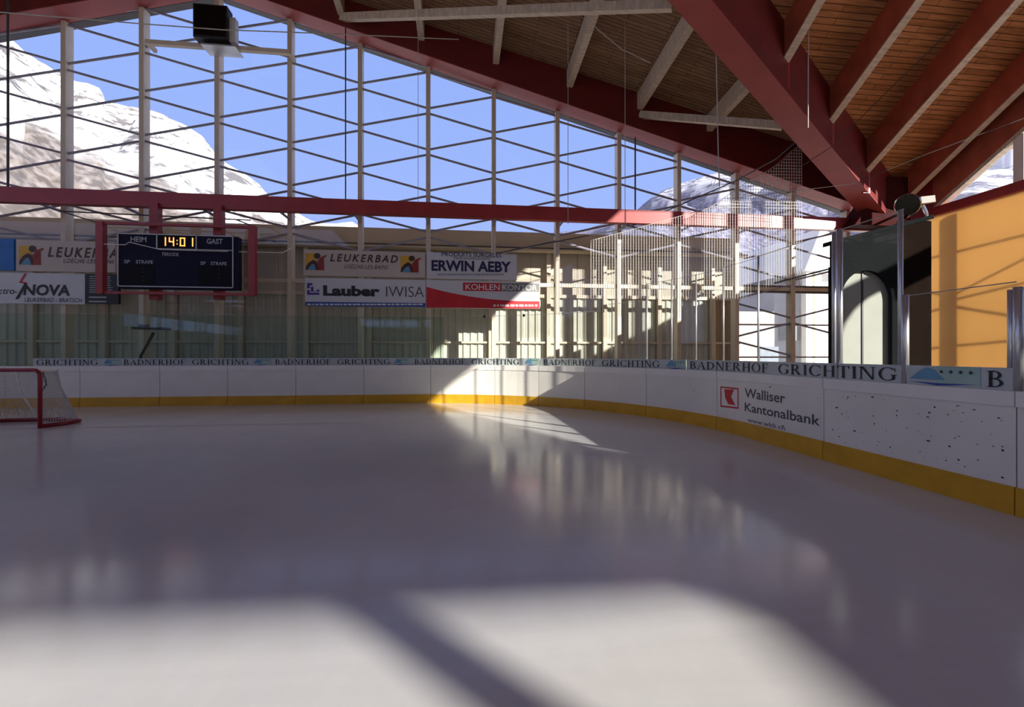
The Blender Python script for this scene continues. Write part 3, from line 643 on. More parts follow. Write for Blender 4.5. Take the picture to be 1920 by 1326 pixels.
# plexiglass over the boards
panes = []
far = list(range(-130, 1140, 74)) 
ed = [(px, 2.74) for px in far] + [(1140, 2.9), (1212, 3.3), (1258, 3.3), (1304, 3.3), (1355, 3.32), (1420, 3.34), (1572, 3.34), (1695, 2.27), (1905, 2.2), (2500, 2.2)]
near_lab = {1140: 'plexiglass pane left of the thin poles on the curve', 1212: 'narrow plexiglass pane left of the first thin pole', 1258: 'narrow plexiglass pane between the first two thin poles', 1304: 'narrow plexiglass pane between the second and third thin poles', 1355: 'plexiglass pane at the end of the ribbed wall',
            1420: 'wide tall plexiglass pane before the clear glazed bay', 1572: 'tall plexiglass pane in front of the arched kiosk doors', 1695: 'lower plexiglass pane in front of the orange wall', 1905: 'plexiglass pane at the right picture edge'}
for i in range(len(ed) - 1):
    px, top = ed[i]; s0 = s_at(px, 0.08) if px > -130 else 0.3; s1 = s_at(ed[i + 1][0], 0.08) if ed[i + 1][0] < 2000 else s_at(1905, 0.08) + 2.2
    lab = near_lab.get(px, 'low plexiglass pane on the far end boards')
    root = empty('plexiglass_pane', P((s0 + s1) / 2, 0.08) + Vector((0, 0, 1.2)), lab, 'glass pane', 'plexiglass panes over the boards')
    n = max(1, int((s1 - s0) / 0.4)); mb = MB()
    for j in range(n):
        u, v = s0 + (s1 - s0) * j / n, s0 + (s1 - s0) * (j + 1) / n
        q = [P(u, 0.08), P(v, 0.08)]
        mb.face([q[0] + Vector((0, 0, 1.2)), q[1] + Vector((0, 0, 1.2)), q[1] + Vector((0, 0, top)), q[0] + Vector((0, 0, top))])
    pm = M['plexi'] if px < 800 else M['plexi_clear']
    mb.build('sheet', pm, root)
    if 840 < px < 1140:
        p = P(s0 + 0.04, 0.08); MB().box(p.x - 0.03, p.x + 0.03, p.y - 0.025, p.y + 0.025, top - 0.05, top + 0.03).build('clip', M['black'], root)
    mb = MB(); p = [P(s, 0.08) + Vector((0, 0, top)) for s in [s0 + (s1 - s0) * j / n for j in range(n + 1)]]
    mb.tube(p, 0.006, 5).build('edge', M['alu'], root)
    if px >= 1212:
        r_ = 0.018 if px < 1500 else 0.04
        p = P(s0, 0.10)
        MB().tube([p + Vector((0, 0, 1.2)), p + Vector((0, 0, top + 0.02))], r_, 10).build('pole', M['alu'], root, smooth=True)
        if px >= 1572:
            p2 = P(s0 - 0.10 if px == 1572 else s0 - 0.06, 0.10); MB().tube([p2 + Vector((0, 0, 1.2)), p2 + Vector((0, 0, (3.34 if px < 1800 else top)))], r_ * 0.7, 10).build('pole', M['alu'], root, smooth=True)

# lettered strips along the foot of the glass
def strip_thing(px0, px1, label):
    s0, s1 = s_at(px0, 0.07), s_at(px1, 0.07)
    root = empty('lettered_strip', P((s0 + s1) / 2, 0.07) + Vector((0, 0, 1.2)), label, 'sign strip', 'lettered strips on the glass')
    mb = MB(); n = max(1, int((s1 - s0) / 0.3))
    for j in range(n):
        u, v = s0 + (s1 - s0) * j / n, s0 + (s1 - s0) * (j + 1) / n
        q = [P(u, 0.066), P(v, 0.066), P(v, 0.074), P(u, 0.074)]
        mb.hexa([p + Vector((0, 0, 1.2)) for p in q], [p + Vector((0, 0, 1.425)) for p in q])
    mb.build('strip', M['strip'], root)
    return root
def strip_word(root, word, px0, px1, mb=None):
    s0, s1 = s_at(px0, 0.06), s_at(px1, 0.06); mb = MB()
    for poly in serif_word(word):
        mb.face([P(s0 + (s1 - s0) * a, 0.058) + Vector((0, 0, 1.225 + c * 0.165)) for a, c in poly])
    mb.build('lettering', M['blackprint'], root)
def strip_logo(root, px0, px1):
    s0, s1 = s_at(px0, 0.06), s_at(px1, 0.06)
    Q = lambda a, c, o: P(s0 + (s1 - s0) * a, o) + Vector((0, 0, 1.2 + c * 0.225))
    MB().face([Q(0.42, 0.12, .060), Q(1, 0.12, .060), Q(1, 0.98, .060), Q(0.42, 0.98, .060)]).build('emblem', M['greenprint'], root)
    mb = MB(); mb.face([Q(0.02, 0.3, .056), Q(0.55, 0.3, .056), Q(0.4, 0.8, .056), Q(0.3, 0.92, .056), Q(0.2, 0.8, .056)]); mb.build('emblem', M['cyanprint'], root)
    mb = MB(); mb.face([Q(0.0, 0.17, .055), Q(0.45, 0.02, .055), Q(0.95, 0.17, .055), Q(0.45, 0.13, .055)]); mb.build('emblem', M['blueprint'], root)
    mb = MB()
    for k in range(4):
        cx = 0.5 + 0.13 * k
        star = []
        for j in range(10):
            a = PI / 2 + j * PI / 5; rr = 1 if j % 2 == 0 else 0.42
            star.append(Q(cx + math.cos(a) * 0.035 * rr, 0.72 + math.sin(a) * 0.12 * rr, .054))
        mb.face(star)
    mb.build('stars', M['blackprint'], root)
r_ = strip_thing(62, 226, 'pale strip with dark serif lettering over the boards right of the goal'); strip_word(r_, 'GRICHTING', 68, 184); strip_logo(r_, 194, 224)
r_ = strip_thing(227, 508, 'pale strip with dark serif lettering below the scoreboard'); strip_word(r_, 'BADNERHOF', 232, 347); strip_word(r_, 'GRICHTING', 360, 467); strip_logo(r_, 474, 506)
r_ = strip_thing(509, 768, 'pale strip with dark serif lettering left of the sunlit boards'); strip_word(r_, 'BADNERHOF', 516, 620); strip_word(r_, 'GRICHTING', 632, 732); strip_logo(r_, 738, 766)
r_ = strip_thing(769, 1012, 'pale strip with serif lettering above the sunlit boards'); strip_word(r_, 'BADNERHOF', 777, 872); strip_word(r_, 'GRICHTING', 884, 974); strip_logo(r_, 984, 1010)
r_ = strip_thing(1013, 1287, 'pale strip with serif lettering at the start of the board curve'); strip_word(r_, 'BADNERHOF', 1019, 1117); strip_word(r_, 'GRICHTING', 1128, 1237); strip_logo(r_, 1248, 1286)
r_ = strip_thing(1288, 1690, 'pale strip with large black serif lettering above the bank logo'); strip_word(r_, 'BADNERHOF', 1293, 1440); strip_word(r_, 'GRICHTING', 1458, 1683)
r_ = strip_thing(1701, 1902, 'pale strip with four stars and one big letter at the right edge'); strip_logo(r_, 1704, 1838); strip_word(r_, 'B', 1850, 1885)

# ------------------------------------------------------------------ goal
GX, GY = on_z(75, 803, 0).x, on_z(75, 803, 0).y
goal = empty('hockey_goal', (GX - 0.915, GY, 0), 'red framed hockey goal with white net at the left edge', 'goal')
rg = 0.038
mb = MB(); cr = 0.12
arcR = [(GX - cr + cr * math.sin(a), GY, 1.22 - cr + cr * math.cos(a)) for a in [k * PI / 12 for k in range(7)]]
arcL = [(GX - 1.83 + cr - cr * math.sin(a), GY, 1.22 - cr + cr * math.cos(a)) for a in [PI / 2 - k * PI / 12 for k in range(7)]]
mb.tube([(GX - 1.83, GY, 0)] + arcL + arcR[0:] + [(GX, GY, 0)], rg, 10).build('front_frame', M['goalred'], goal, smooth=True)
base = [(GX, GY, 0.04), (GX + 0.18, GY + 0.45, 0.04), (GX + 0.12, GY + 0.85, 0.04), (GX - 0.3, GY + 1.08, 0.04), (GX - 0.915, GY + 1.12, 0.04), (GX - 1.53, GY + 1.08, 0.04), (GX - 1.95, GY + 0.85, 0.04), (GX - 2.01, GY + 0.45, 0.04), (GX - 1.83, GY, 0.04)]
MB().tube(base, 0.04, 8).build('base_frame', M['goalred'], goal, smooth=True)
topf = [(GX - 0.02, GY, 1.2), (GX + 0.06, GY + 0.35, 1.2), (GX - 0.2, GY + 0.52, 1.2), (GX - 0.915, GY + 0.55, 1.2), (GX - 1.63, GY + 0.52, 1.2), (GX - 1.89, GY + 0.35, 1.2), (GX - 1.81, GY, 1.2)]
MB().tube(topf, 0.022, 8).build('top_shelf', M['cap'], goal, smooth=True)
# net: cords between top shelf and base
def along(pts, t):
    pts = [Vector(p) for p in pts]; ds = [(pts[i + 1] - pts[i]).length for i in range(len(pts) - 1)]; L_ = sum(ds) * t
    for i, d in enumerate(ds):
        if L_ <= d: return pts[i].lerp(pts[i + 1], L_ / d)
        L_ -= d
    return pts[-1]
mb = MB(); NV, NH = 84, 22
grid = [[along(topf, i / NV).lerp(along(base, i / NV), j / NH) + Vector((0, 0, -0.0)) for j in range(NH + 1)] for i in range(NV + 1)]
for i in range(NV + 1):
    for j in range(NH): mb.bar(grid[i][j], grid[i][j + 1], 0.007, 0.007)
for j in range(1, NH):
    for i in range(NV): mb.bar(grid[i][j], grid[i + 1][j], 0.007, 0.007)
for i in range(0, 40):
    u = i / 39; xx = GX - 1.83 * u
    mb.bar((xx, GY, 1.21), (xx, GY + 0.5, 1.2), 0.006, 0.006)
ob = mb.build('net', M['goalnet'], goal)
# white skirt inside the net
mb = MB()
for i in range(6, 15):
    a, b, c, d = grid[i * 1][4], grid[i + 1][4], grid[i + 1][NH], grid[i][NH]
MB().tube([(GX - 0.915, GY + 0.55, 1.2), (GX - 0.915, GY + 0.65, 0.7), (GX - 0.915, GY + 1.1, 0.05)], 0.02, 6).build('centre_brace', M['cap'], goal)
MB().tube([(GX - 0.35, GY + 0.5, 1.18), (GX - 0.12, GY + 0.3, 0.9), (GX - 0.02, GY + 0.05, 0.75)], 0.02, 6).build('corner_brace', M['black'], goal)
tag(MB().face([(GX - 2.6, GY - 0.03, 0.003), (GX + 6.5, GY - 0.03, 0.003), (GX + 6.5, GY + 0.03, 0.003), (GX - 2.6, GY + 0.03, 0.003)]).build('goal_line', mat('faded_red_line', (0.60, 0.52, 0.53), 0.2)), 'faint reddish line under the ice at the goal mouth', 'line')

# ------------------------------------------------------------------ banners on the gable
def banner(name, corners, y, m, label, grp='advertising banners on the gable', th=0.11):
    pl = Pl(y); a = [pl(*c) for c in corners]
    x0, x1 = (a[0].x + a[3].x) / 2, (a[1].x + a[2].x) / 2
    zt = (a[0].z + a[1].z) / 2; zb = (a[2].z + a[3].z) / 2
    root = empty(name, ((x0 + x1) / 2, y, zb), label, 'banner', grp)
    MB().box(x0, x1, y, y + th, zb, zt).build('panel', m, root, bevel=0)
    return root, pl
YS = 16.92
def bath_emblem(root, pl, x0, y0, x1, y1):
    U = lambda a, c: (x0 + (x1 - x0) * a, y0 + (y1 - y0) * c)
    sh = lambda pts, m, off: MB().face([pl(*U(a, c), off) for a, c in pts]).build('emblem', M[m], root)
    sh([(0, 0), (0.55, 0), (0.6, 0.55), (0.2, 0.5), (0, 0.85)], 'yelprint', 0.010)
    sh([(0.98, 0.25), (1.0, 1), (0.55, 1), (0.62, 0.62)], 'dredprint', 0.010)
    sh([(0, 0.98), (0.04, 0.75), (0.2, 0.52), (0.42, 0.38), (0.6, 0.5), (0.68, 0.9), (0.6, 1)], 'brownprint', 0.014)
    sh([(0.08, 0.98), (0.3, 0.68), (0.46, 0.62), (0.58, 1)], 'cyanprint', 0.018)
    sh([(0.62, 0.52), (0.8, 0.24), (1.12, 0.1), (1.1, 0.2), (0.85, 0.4), (0.72, 0.75)], 'dredprint', 0.018)
    sh([(0.62 + 0.17 * math.cos(t_), 0.16 + 0.17 * math.sin(t_)) for t_ in [k * PI / 7 for k in range(14)]], 'brownprint', 0.018)
# cream two-emblem banner
r_, pl = banner('banner', [(569, 467), (797, 474), (797, 521), (569, 516)], YS, M['cream'], 'cream banner with two square emblems and slanted dark lettering')
bath_emblem(r_, pl, 573, 475, 608, 507); bath_emblem(r_, pl, 751, 480, 785, 511)
mb = MB(); put_text(mb, pl, 'LEUKERBAD', 619, 476, 746, 490.5, shear=0.25, bold=0.02, space=1.35); mb.build('lettering', M['brownprint'], r_)
mb = MB(); put_text(mb, pl, 'LOÈCHE-LES-BAINS', 646, 494, 728, 503.5, shear=0.25, space=1.2); mb.build('lettering', M['brownprint'], r_)
# white banner with bold lettering
r_, pl = banner('banner', [(572, 522), (798, 524), (798, 576), (572, 574)], YS, M['banner'], 'white banner with heavy black lettering and a blue foot strip')
MB().face([pl(572.5, 566, .006), pl(797.5, 568.5, .006), pl(797.5, 576, .006), pl(572.5, 574, .006)]).build('foot_strip', M['blueprint'], r_)
mb = MB()
xx = 576
while xx < 790:
    wd = random.uniform(3, 9); mb.face([pl(xx, 569.5, .010), pl(xx + wd, 569.7, .010), pl(xx + wd, 572.6, .010), pl(xx, 572.4, .010)]); xx += wd + random.uniform(1, 2.5)
mb.build('small_print', M['whiteprint'], r_)
mb = MB(); put_text(mb, pl, 'Lauber', 606, 535, 712, 555, bold=0.05); mb.build('lettering', M['blackprint'], r_)
mb = MB(); put_text(mb, pl, 'IWISA', 724, 537, 795, 556.5, bold=-0.012); mb.build('lettering', M['greyprint'], r_)
mb = MB()
for q in ([(576, 531), (586, 531), (586, 535), (581, 535), (581, 541), (576, 541)], [(576, 544), (581, 544), (581, 549), (599, 549), (599, 553), (576, 553)], [(583, 538), (588, 538), (588, 546), (594, 546), (594, 543), (599, 543), (599, 547), (583, 547)]):
    put_quad(mb, pl, q)
mb.build('emblem', M['purpleprint'], r_)
# banner with navy name
r_, pl = banner('banner', [(800, 473), (969, 477), (969, 526), (800, 521)], YS, M['banner'], 'greyish white banner with bold navy capitals')
mb = MB(); put_text(mb, pl, 'ERWIN AEBY', 809, 487.5, 958, 508, bold=0.035); mb.build('lettering', M['navyprint'], r_)
mb = MB(); put_text(mb, pl, 'PRODUITS SURGELÉS', 828, 470.5, 940, 480.5, bold=0.01); mb.build('lettering', M['navyprint'], r_)
mb = MB(); put_text(mb, pl, 'TIEFKÜHLPRODUKTE', 849, 481, 919, 486.5); mb.build('lettering', M['greyprint'], r_)
mb = MB()
xx = 820
while xx < 945:
    wd = random.uniform(3, 8); mb.face([pl(xx, 513, .010), pl(xx + wd, 513.2, .010), pl(xx + wd, 516.8, .010), pl(xx, 516.6, .010)]); xx += wd + random.uniform(0.8, 1.5)
mb.build('small_print', mat('pale_print', (0.36, 0.36, 0.40), 0.6), r_)
# red swoosh banner
r_, pl = banner('banner', [(799, 525), (1012, 529), (1012, 579), (799, 577)], YS, M['banner'], 'white banner with a red sweep and a red name box, partly sunlit')
pts = [(799.5, 538)] + [(799.5 + 212 * u, 538 + 27 * (1 - (1 - u) ** 2.1) + 3 * u * (1 - u)) for u in [k / 14 for k in range(1, 15)]]
mb = MB()
for i in range(len(pts) - 1):
    (xa, ya), (xb, yb) = pts[i], pts[i + 1]
    mb.face([pl(xa, ya, .006), pl(xb, yb, .006), pl(xb, 577 + 2 * (xb - 799) / 213, .006), pl(xa, 577 + 2 * (xa - 799) / 213, .006)])
mb.build('red_sweep', M['redprint'], r_)
MB().face([pl(868, 530, .008), pl(939, 531, .008), pl(939, 546.5, .008), pl(868, 545.5, .008)]).build('name_box', M['redprint'], r_)
o_ = MB().face([pl(939, 531, .008), pl(1011, 532, .008), pl(1011, 547, .008), pl(939, 546.5, .008)]).build('name_box', mat('grey_name_box', (0.22, 0.21, 0.20), 0.5), r_); o_['label'] = 'grey half of the name box'
mb = MB(); put_text(mb, pl, 'KOHLEN', 873, 532.5, 937, 543.5, bold=0.012, off=0.016); put_text(mb, pl, 'KONTOR', 942, 533.5, 1007, 544.5, bold=0.012, off=0.016); mb.build('lettering', M['whiteprint'], r_)
mb = MB()
xx = 925
while xx < 1008:
    wd = random.uniform(3, 8); mb.face([pl(xx, 571, .010), pl(xx + wd, 571.2, .010), pl(xx + wd, 575, .010), pl(xx, 574.8, .010)]); xx += wd + random.uniform(1.5, 3)
mb.build('small_print', M['whiteprint'], r_)
# left group
r_, pl = banner('banner', [(-40, 446), (26, 448), (26, 507), (-40, 506)], YS, M['bluecloth'], 'plain bright blue banner at the left edge')
r_, pl = banner('banner', [(30, 449), (216, 454), (216, 511), (30, 508)], YS, M['cream'], 'cream banner with one emblem, partly behind the scoreboard cage')
bath_emblem(r_, pl, 36, 461, 77, 497)
mb = MB(); put_text(mb, pl, 'LEUKERBAD', 90, 463, 241, 482, shear=0.25, bold=0.02, space=1.35)
mb.v = [Vector((min(v.x, pl(216, 480).x), v.y, v.z)) for v in mb.v]; mb.build('lettering', M['brownprint'], r_)
mb = MB(); put_text(mb, pl, 'LOÈCHE-LES-BAINS', 119, 483, 214, 493, shear=0.25, space=1.2); mb.build('lettering', M['brownprint'], r_)
r_, pl = banner('banner', [(-45, 512), (159, 512), (159, 570), (-45, 569)], YS, M['banner'], 'white banner with big slanted black lettering and a red flash')
mb = MB(); put_text(mb, pl, 'NOVA', 44, 533, 131, 554, bold=0.03, shear=0.1); put_quad(mb, pl, [(47, 530), (51, 533), (35, 561), (29, 561)]); mb.build('lettering', M['blackprint'], r_)
mb = MB(); put_text(mb, pl, 'electro-', -22, 539, 33, 551, shear=0.3); mb.build('lettering', M['blackprint'], r_)
mb = MB(); put_quad(mb, pl, [(46, 513), (51, 513), (41, 529), (36, 530)]); put_quad(mb, pl, [(36, 530), (41, 528), (52, 530), (50, 533)]); mb.build('emblem', M['redprint'], r_)
mb = MB(); put_text(mb, pl, 'LEUKERBAD - BRATSCH', 47, 558, 154, 566); mb.build('lettering', M['navyprint'], r_)
r_, pl = banner('banner', [(161, 514), (222, 515), (222, 570), (161, 569)], YS, M['black'], 'black banner with lines of small white lettering')
mb = MB()
for k in range(8):
    y_ = 517.5 + 4.2 * k
    put_quad(mb, pl, [(168, y_), (168 + random.uniform(36, 46), y_ + .5), (208, y_ + 2), (168, y_ + 1.6)])
for y_ in (556, 564): put_quad(mb, pl, [(167, y_), (200, y_ + .3), (200, y_ + 3), (167, y_ + 2.8)])
mb.build('small_print', M['silverprint'], r_)
zb2 = pl(190, 540).z; MB().box(xk(0), pl(222, 540).x, YF - 0.185, YF - 0.165, zb2 - 0.04, zb2 + 0.04).build('batten', M['dark'], r_)

# ------------------------------------------------------------------ scoreboard in its cage
YC = 15.75
pl = Pl(YC)
cage = empty('scoreboard_cage', pl(332, 556), 'red steel cage hanging from the red beam round the scoreboard', 'cage')
cz1 = pl(332, 420).z; cz0 = pl(332, 553).z; cx0, cx1 = pl(190, 500).x, pl(474, 500).x
for xx in (cx0, cx1):
    MB().box(xx - 0.1, xx + 0.1, YC - 0.1, YC + 0.1, cz0, cz1).build('upright', M['redsteel'], cage)
for zz in (cz0, cz1 - 0.08): MB().box(cx0, cx1, YC - 0.05, YC + 0.05, zz, zz + 0.08).build('crossbar', M['redsteel'], cage)
for zz in (cz0, cz1 - 0.08):
    for px in (279, 401): MB().box(pl(px, 480).x - 0.05, pl(px, 480).x + 0.05, YC + 0.05, YC + 0.22, zz, zz + 0.08).build('bracket', M['redsteel'], cage)
for px in (279, 401):
    xx = pl(px, 480).x
    MB().box(xx - 0.13, xx + 0.13, YC + 0.22, YC + 0.46, pl(px, 560).z, 6.4).build('hanger_post', M['redsteel'], cage)
mb = MB(); mb.tube([on_y(110, 396, 16.3), on_y(470, 413, 16.3)], 0.022, 6); mb.tube([pl(190, 420), on_y(120, 398, 16.3)], 0.022, 6); mb.tube([pl(474, 424), on_y(440, 411, 16.3)], 0.022, 6)
mb.build('stay_rods', M['dark'], cage)
sbp = Pl(YC - 0.05)
sb = empty('scoreboard', sbp(330, 540), 'navy scoreboard with a lit orange clock', 'scoreboard')
X0, X1 = sbp(221, 490).x, sbp(438, 490).x; Z1, Z0 = sbp(330, 440).z, sbp(330, 539).z
MB().box(X0 + 0.02, X1 + 0.14, YC - 0.05, YC + 0.2, Z0 - 0.05, Z1 - 0.02).build('case', M['navy'], sb)
def sq(a0, c0, a1, c1, off): return [(X0 + (X1 - X0) * a0, YC - 0.05 - off, Z1 - (Z1 - Z0) * c0), (X0 + (X1 - X0) * a1, YC - 0.05 - off, Z1 - (Z1 - Z0) * c0), (X0 + (X1 - X0) * a1, YC - 0.05 - off, Z1 - (Z1 - Z0) * c1), (X0 + (X1 - X0) * a0, YC - 0.05 - off, Z1 - (Z1 - Z0) * c1)]
mb = MB(); e = 0.008; e2 = 0.017
for q in ((0, 0, 1, e2), (0, 1 - e2, 1, 1), (0, 0, e, 1), (1 - e, 0, 1, 1), (0.33, 0, 0.338, 0.28), (0.67, 0, 0.678, 0.28), (0.33, 0.27, 0.678, 0.287), (0.678, 0.27, 1, 0.281)):
    mb.prism(sq(*q, 0.0), (0, -0.03, 0))
mb.build('frame', M['frame'], sb)
cf = MB().face(sq(0.34, 0.02, 0.668, 0.27, 0.006)).build('clock_face', M['panelblack'], sb)
for q in ((0.03, 0.58, 0.31, 0.95), (0.69, 0.58, 0.97, 0.95)): MB().face(sq(*q, 0.006)).build('score_field', M['panelblack'], sb)
SEG = {'0': 'abcdef', '1': 'bc', '4': 'bcfg'}
def seg7(mb, ch, a, c, w_, h_):
    th_ = 0.011; tv = 0.022
    R = {'a': (a, c, a + w_, c + tv), 'g': (a, c + h_ / 2 - tv / 2, a + w_, c + h_ / 2 + tv / 2), 'd': (a, c + h_ - tv, a + w_, c + h_), 'f': (a, c, a + th_, c + h_ / 2), 'b': (a + w_ - th_, c, a + w_, c + h_ / 2), 'e': (a, c + h_ / 2, a + th_, c + h_), 'c': (a + w_ - th_, c + h_ / 2, a + w_, c + h_)}
    for s_ in SEG[ch]: mb.face(sq(*R[s_], 0.012))
for ch, a in (('1', 0.365), ('4', 0.435), ('0', 0.53), ('1', 0.60)):
    mb = MB(); seg7(mb, ch, a, 0.055, 0.047, 0.165); mb.build('clock_digit', M['led'], cf)
mb = MB(); mb.face(sq(0.503, 0.10, 0.511, 0.125, 0.012)); mb.face(sq(0.503, 0.165, 0.511, 0.19, 0.012))
mb.build('colon', M['led'], cf)
def st(s, a0, c0, a1, c1, **k):
    mb = MB(); vs, fs = text_polys(s, **k); mb.add([(X0 + (X1 - X0) * (a0 + (a1 - a0) * u), YC - 0.064, Z1 - (Z1 - Z0) * (c1 + (c0 - c1) * w_)) for u, w_ in vs], fs); mb.build('lettering', M['silverprint'], sb)
st('HEIM', 0.11, 0.06, 0.245, 0.16, bold=0.02); st('GAST', 0.765, 0.06, 0.905, 0.16, bold=0.02); st('PERIODE', 0.38, 0.345, 0.52, 0.41, bold=0.01)
st('SP', 0.055, 0.50, 0.105, 0.565, bold=0.01); st('STRAFE', 0.155, 0.50, 0.30, 0.565, bold=0.01); st('SP', 0.71, 0.50, 0.755, 0.565, bold=0.01); st('STRAFE', 0.80, 0.50, 0.94, 0.565, bold=0.01)
for a in (0.215, 0.87):
    mb = MB()
    for c in (0.65, 0.72, 0.80, 0.88): mb.face(sq(a - 0.005, c, a + 0.005, c + 0.01, 0.012))
    mb.build('penalty_dots', M['greyprint'], sb)

# ------------------------------------------------------------------ loudspeaker on its bar
YL = 16.55; pl = Pl(YL)
spk = empty('speaker_shelf', pl(411, 96), 'white bar and shelf between gable posts under the loudspeaker', 'shelf')
zb_ = pl(411, 88).z
MB().box(pl(274, 80).x, pl(543, 80).x, YL - 0.05, YL + 0.1, zb_ - 0.08, zb_ + 0.06).build('bar', M['post'], spk)
for px in (274, 543): MB().box(pl(px, 80).x - 0.05, pl(px, 80).x + 0.05, YL, YF - 0.16, zb_ - 0.06, zb_ + 0.06).build('bracket', M['post'], spk)
MB().box(pl(385, 98).x, pl(449, 98).x, YL - 0.3, YL + 0.3, zb_ - 0.14, zb_ - 0.09).build('shelf', M['alu'], spk)
ls = empty('loudspeaker', pl(411, 88), 'black box loudspeaker high on the gable', 'loudspeaker')
MB().box(pl(376, 60).x, pl(438, 60).x, YL - 0.45, YL - 0.06, zb_ + 0.0, pl(411, 27).z).build('cabinet', M['black'], ls, bevel=0.02)
MB().box(pl(379, 60).x, pl(435, 60).x, YL - 0.47, YL - 0.45, zb_ + 0.08, pl(411, 27).z - 0.06).build('grille', M['kioskdark'], ls)
MB().box(pl(438, 60).x, pl(449, 60).x, YL - 0.3, YL - 0.06, zb_ + 0.02, pl(411, 42).z).build('amplifier', M['frame'], ls)

# ------------------------------------------------------------------ ropes and cables
def rope(pts, r, m, label, name='rope'):
    tag(MB().tube(pts, r, 6).build(name, M[m]), label, 'cable')
def vrope(px, py0, py1, y, r, m, label):
    a = on_y(px, py0, y); b = on_y(px, py1, y)
    if m == 'rope': a = Vector((a.x, y, deckA(a.x, y) - 0.02))
    rope([a, (a.x, y, b.z)], r, m, label)
vrope(15, -20, 350, BY, 0.035, 'dark', 'dark vertical steel hanger near the left picture edge')
vrope(648, 48, 374, BY, 0.022, 'dark', 'dark hanger rod right of the loudspeaker bar')
vrope(1191, 258, 398, BY, 0.03, 'dark', 'dark hanger rod left of the right mountain')
vrope(784, 80, 380, 14.5, 0.008, 'rope', 'thin cord hanging in front of the middle of the gable')
vrope(1065, 165, 420, 14.5, 0.010, 'rope', 'thin cord hanging from the fourth purlin')
vrope(1172, 115, 430, 13.8, 0.010, 'rope', 'thin cord hanging from the boards right of the middle')
rope([on_y(1340, -20, 11.5), on_y(1343, 120, 11.5), on_y(1347, 300, 11.5), on_y(1349, 350, 11.5)], 0.016, 'rope', 'pale rope hanging in front of the diagonal beam')
rope([on_y(1516, -30, 11.8), on_y(1515, 240, 11.8)], 0.016, 'rope', 'pale rope carrying the corner of the net')
rope([on_y(-10, 22, 14), on_y(270, 45, 14.6), on_y(420, 56, 15), on_y(640, 64, 15.5), on_y(860, 74, 16)], 0.016, 'rope', 'thin cable crossing in front of the loudspeaker')
rope([at_d(1370, 372, 15), at_d(1600, 345, 14.5), at_d(1740, 288, 14), at_d(1925, 220, 13.6)], 0.008, 'dark', 'thin tension wire running under the rafters to the right')
rope([on_y(195, 458, 15.6), on_y(235, 459, 15.5), on_y(242, 454, 15.5), on_y(300, 468, 15.5), on_y(480, 473, 15.8), on_y(530, 474, 16), on_y(545, 466, 16.6)], 0.013, 'cap', 'thin white cable sagging across the scoreboard')
rope([on_y(1115, 50, 12.3), on_y(1165, 92, 12.4), on_y(1220, 118, 12.5)], 0.012, 'rope', 'slack cord between two purlins')
rope([at_d(1490, 320, 14), at_d(1560, 275, 13), at_d(1660, 175, 11.6), at_d(1800, 40, 9.8)], 0.010, 'black', 'black cable along the third rafter')

# ------------------------------------------------------------------ safety net and its wire
A_ = on_y(935, 474, 16.6); B_ = on_y(1382, 338, 16.0); C_ = at_d(1515, 246, 14.6)
net = empty('safety_net', B_, 'white safety net hanging from a slanting wire over the right corner boards', 'net')
MB().tube([A_, on_y(1175, 428, 16.3), B_, at_d(1455, 298, 15.4), C_], 0.022, 6).build('wire', M['dark'], net)
n0, n1 = on_y(1105, 440, 16.2), at_d(1500, 290, 15.5)
top = [(1105, 452), (1180, 432), (1240, 415), (1330, 390), (1385, 352), (1410, 334), (1440, 320), (1465, 302), (1482, 285), (1500, 272)]
def top_py(px):
    for i in range(len(top) - 1):
        if top[i][0] <= px <= top[i + 1][0]:
            u = (px - top[i][0]) / (top[i + 1][0] - top[i][0]); return top[i][1] + u * (top[i + 1][1] - top[i][1])
    return top[-1][1]
def net_y(x): return 15.9 - 0.06 * (x - 3)
mb = MB(); xs_ = []
x = on_y(1105, 440, 16.0).x; xe = on_y(1500, 280, 15.5).x
i = 0
while x < xe:
    yy = net_y(x); px = project((x, yy, 6))[0]
    zt = on_y(px, top_py(px), yy).z; zb = on_y(px, 560 if px < 1420 else 545, yy).z
    mb.bar((x, yy, zt), (x, yy, zb), 0.011, 0.011); xs_.append((x, yy, zt, zb)); x += 0.095
zz = 3.4
while zz < 9.6:
    seg = [q for q in xs_ if q[3] <= zz <= q[2]]
    if len(seg) > 1: mb.bar((seg[0][0], seg[0][1], zz), (seg[-1][0], seg[-1][1], zz), 0.002 if zz < 6.8 else 0.012, 0.002 if zz < 6.8 else 0.012)
    zz += 0.11
mb.build('mesh', M['net'], net)
MB().tube([(q[0], q[1], q[2]) for q in xs_], 0.010, 6).build('edge_rope', M['rope'], net)

# ------------------------------------------------------------------ charcoal kiosk
YK = 10.0
pk = Pl(YK)
kx0, kx1, kx2 = pk(1562, 600).x, pk(1689, 600).x, pk(1748, 600).x
kz0, kz1, kz2 = pk(1562, 459).z, pk(1689, 420).z, pk(1748, 414).z
ki = empty('kiosk', ((kx0 + kx2) / 2, YK, 0), 'charcoal kiosk with an arched opening and pale double doors in sunlight', 'kiosk')
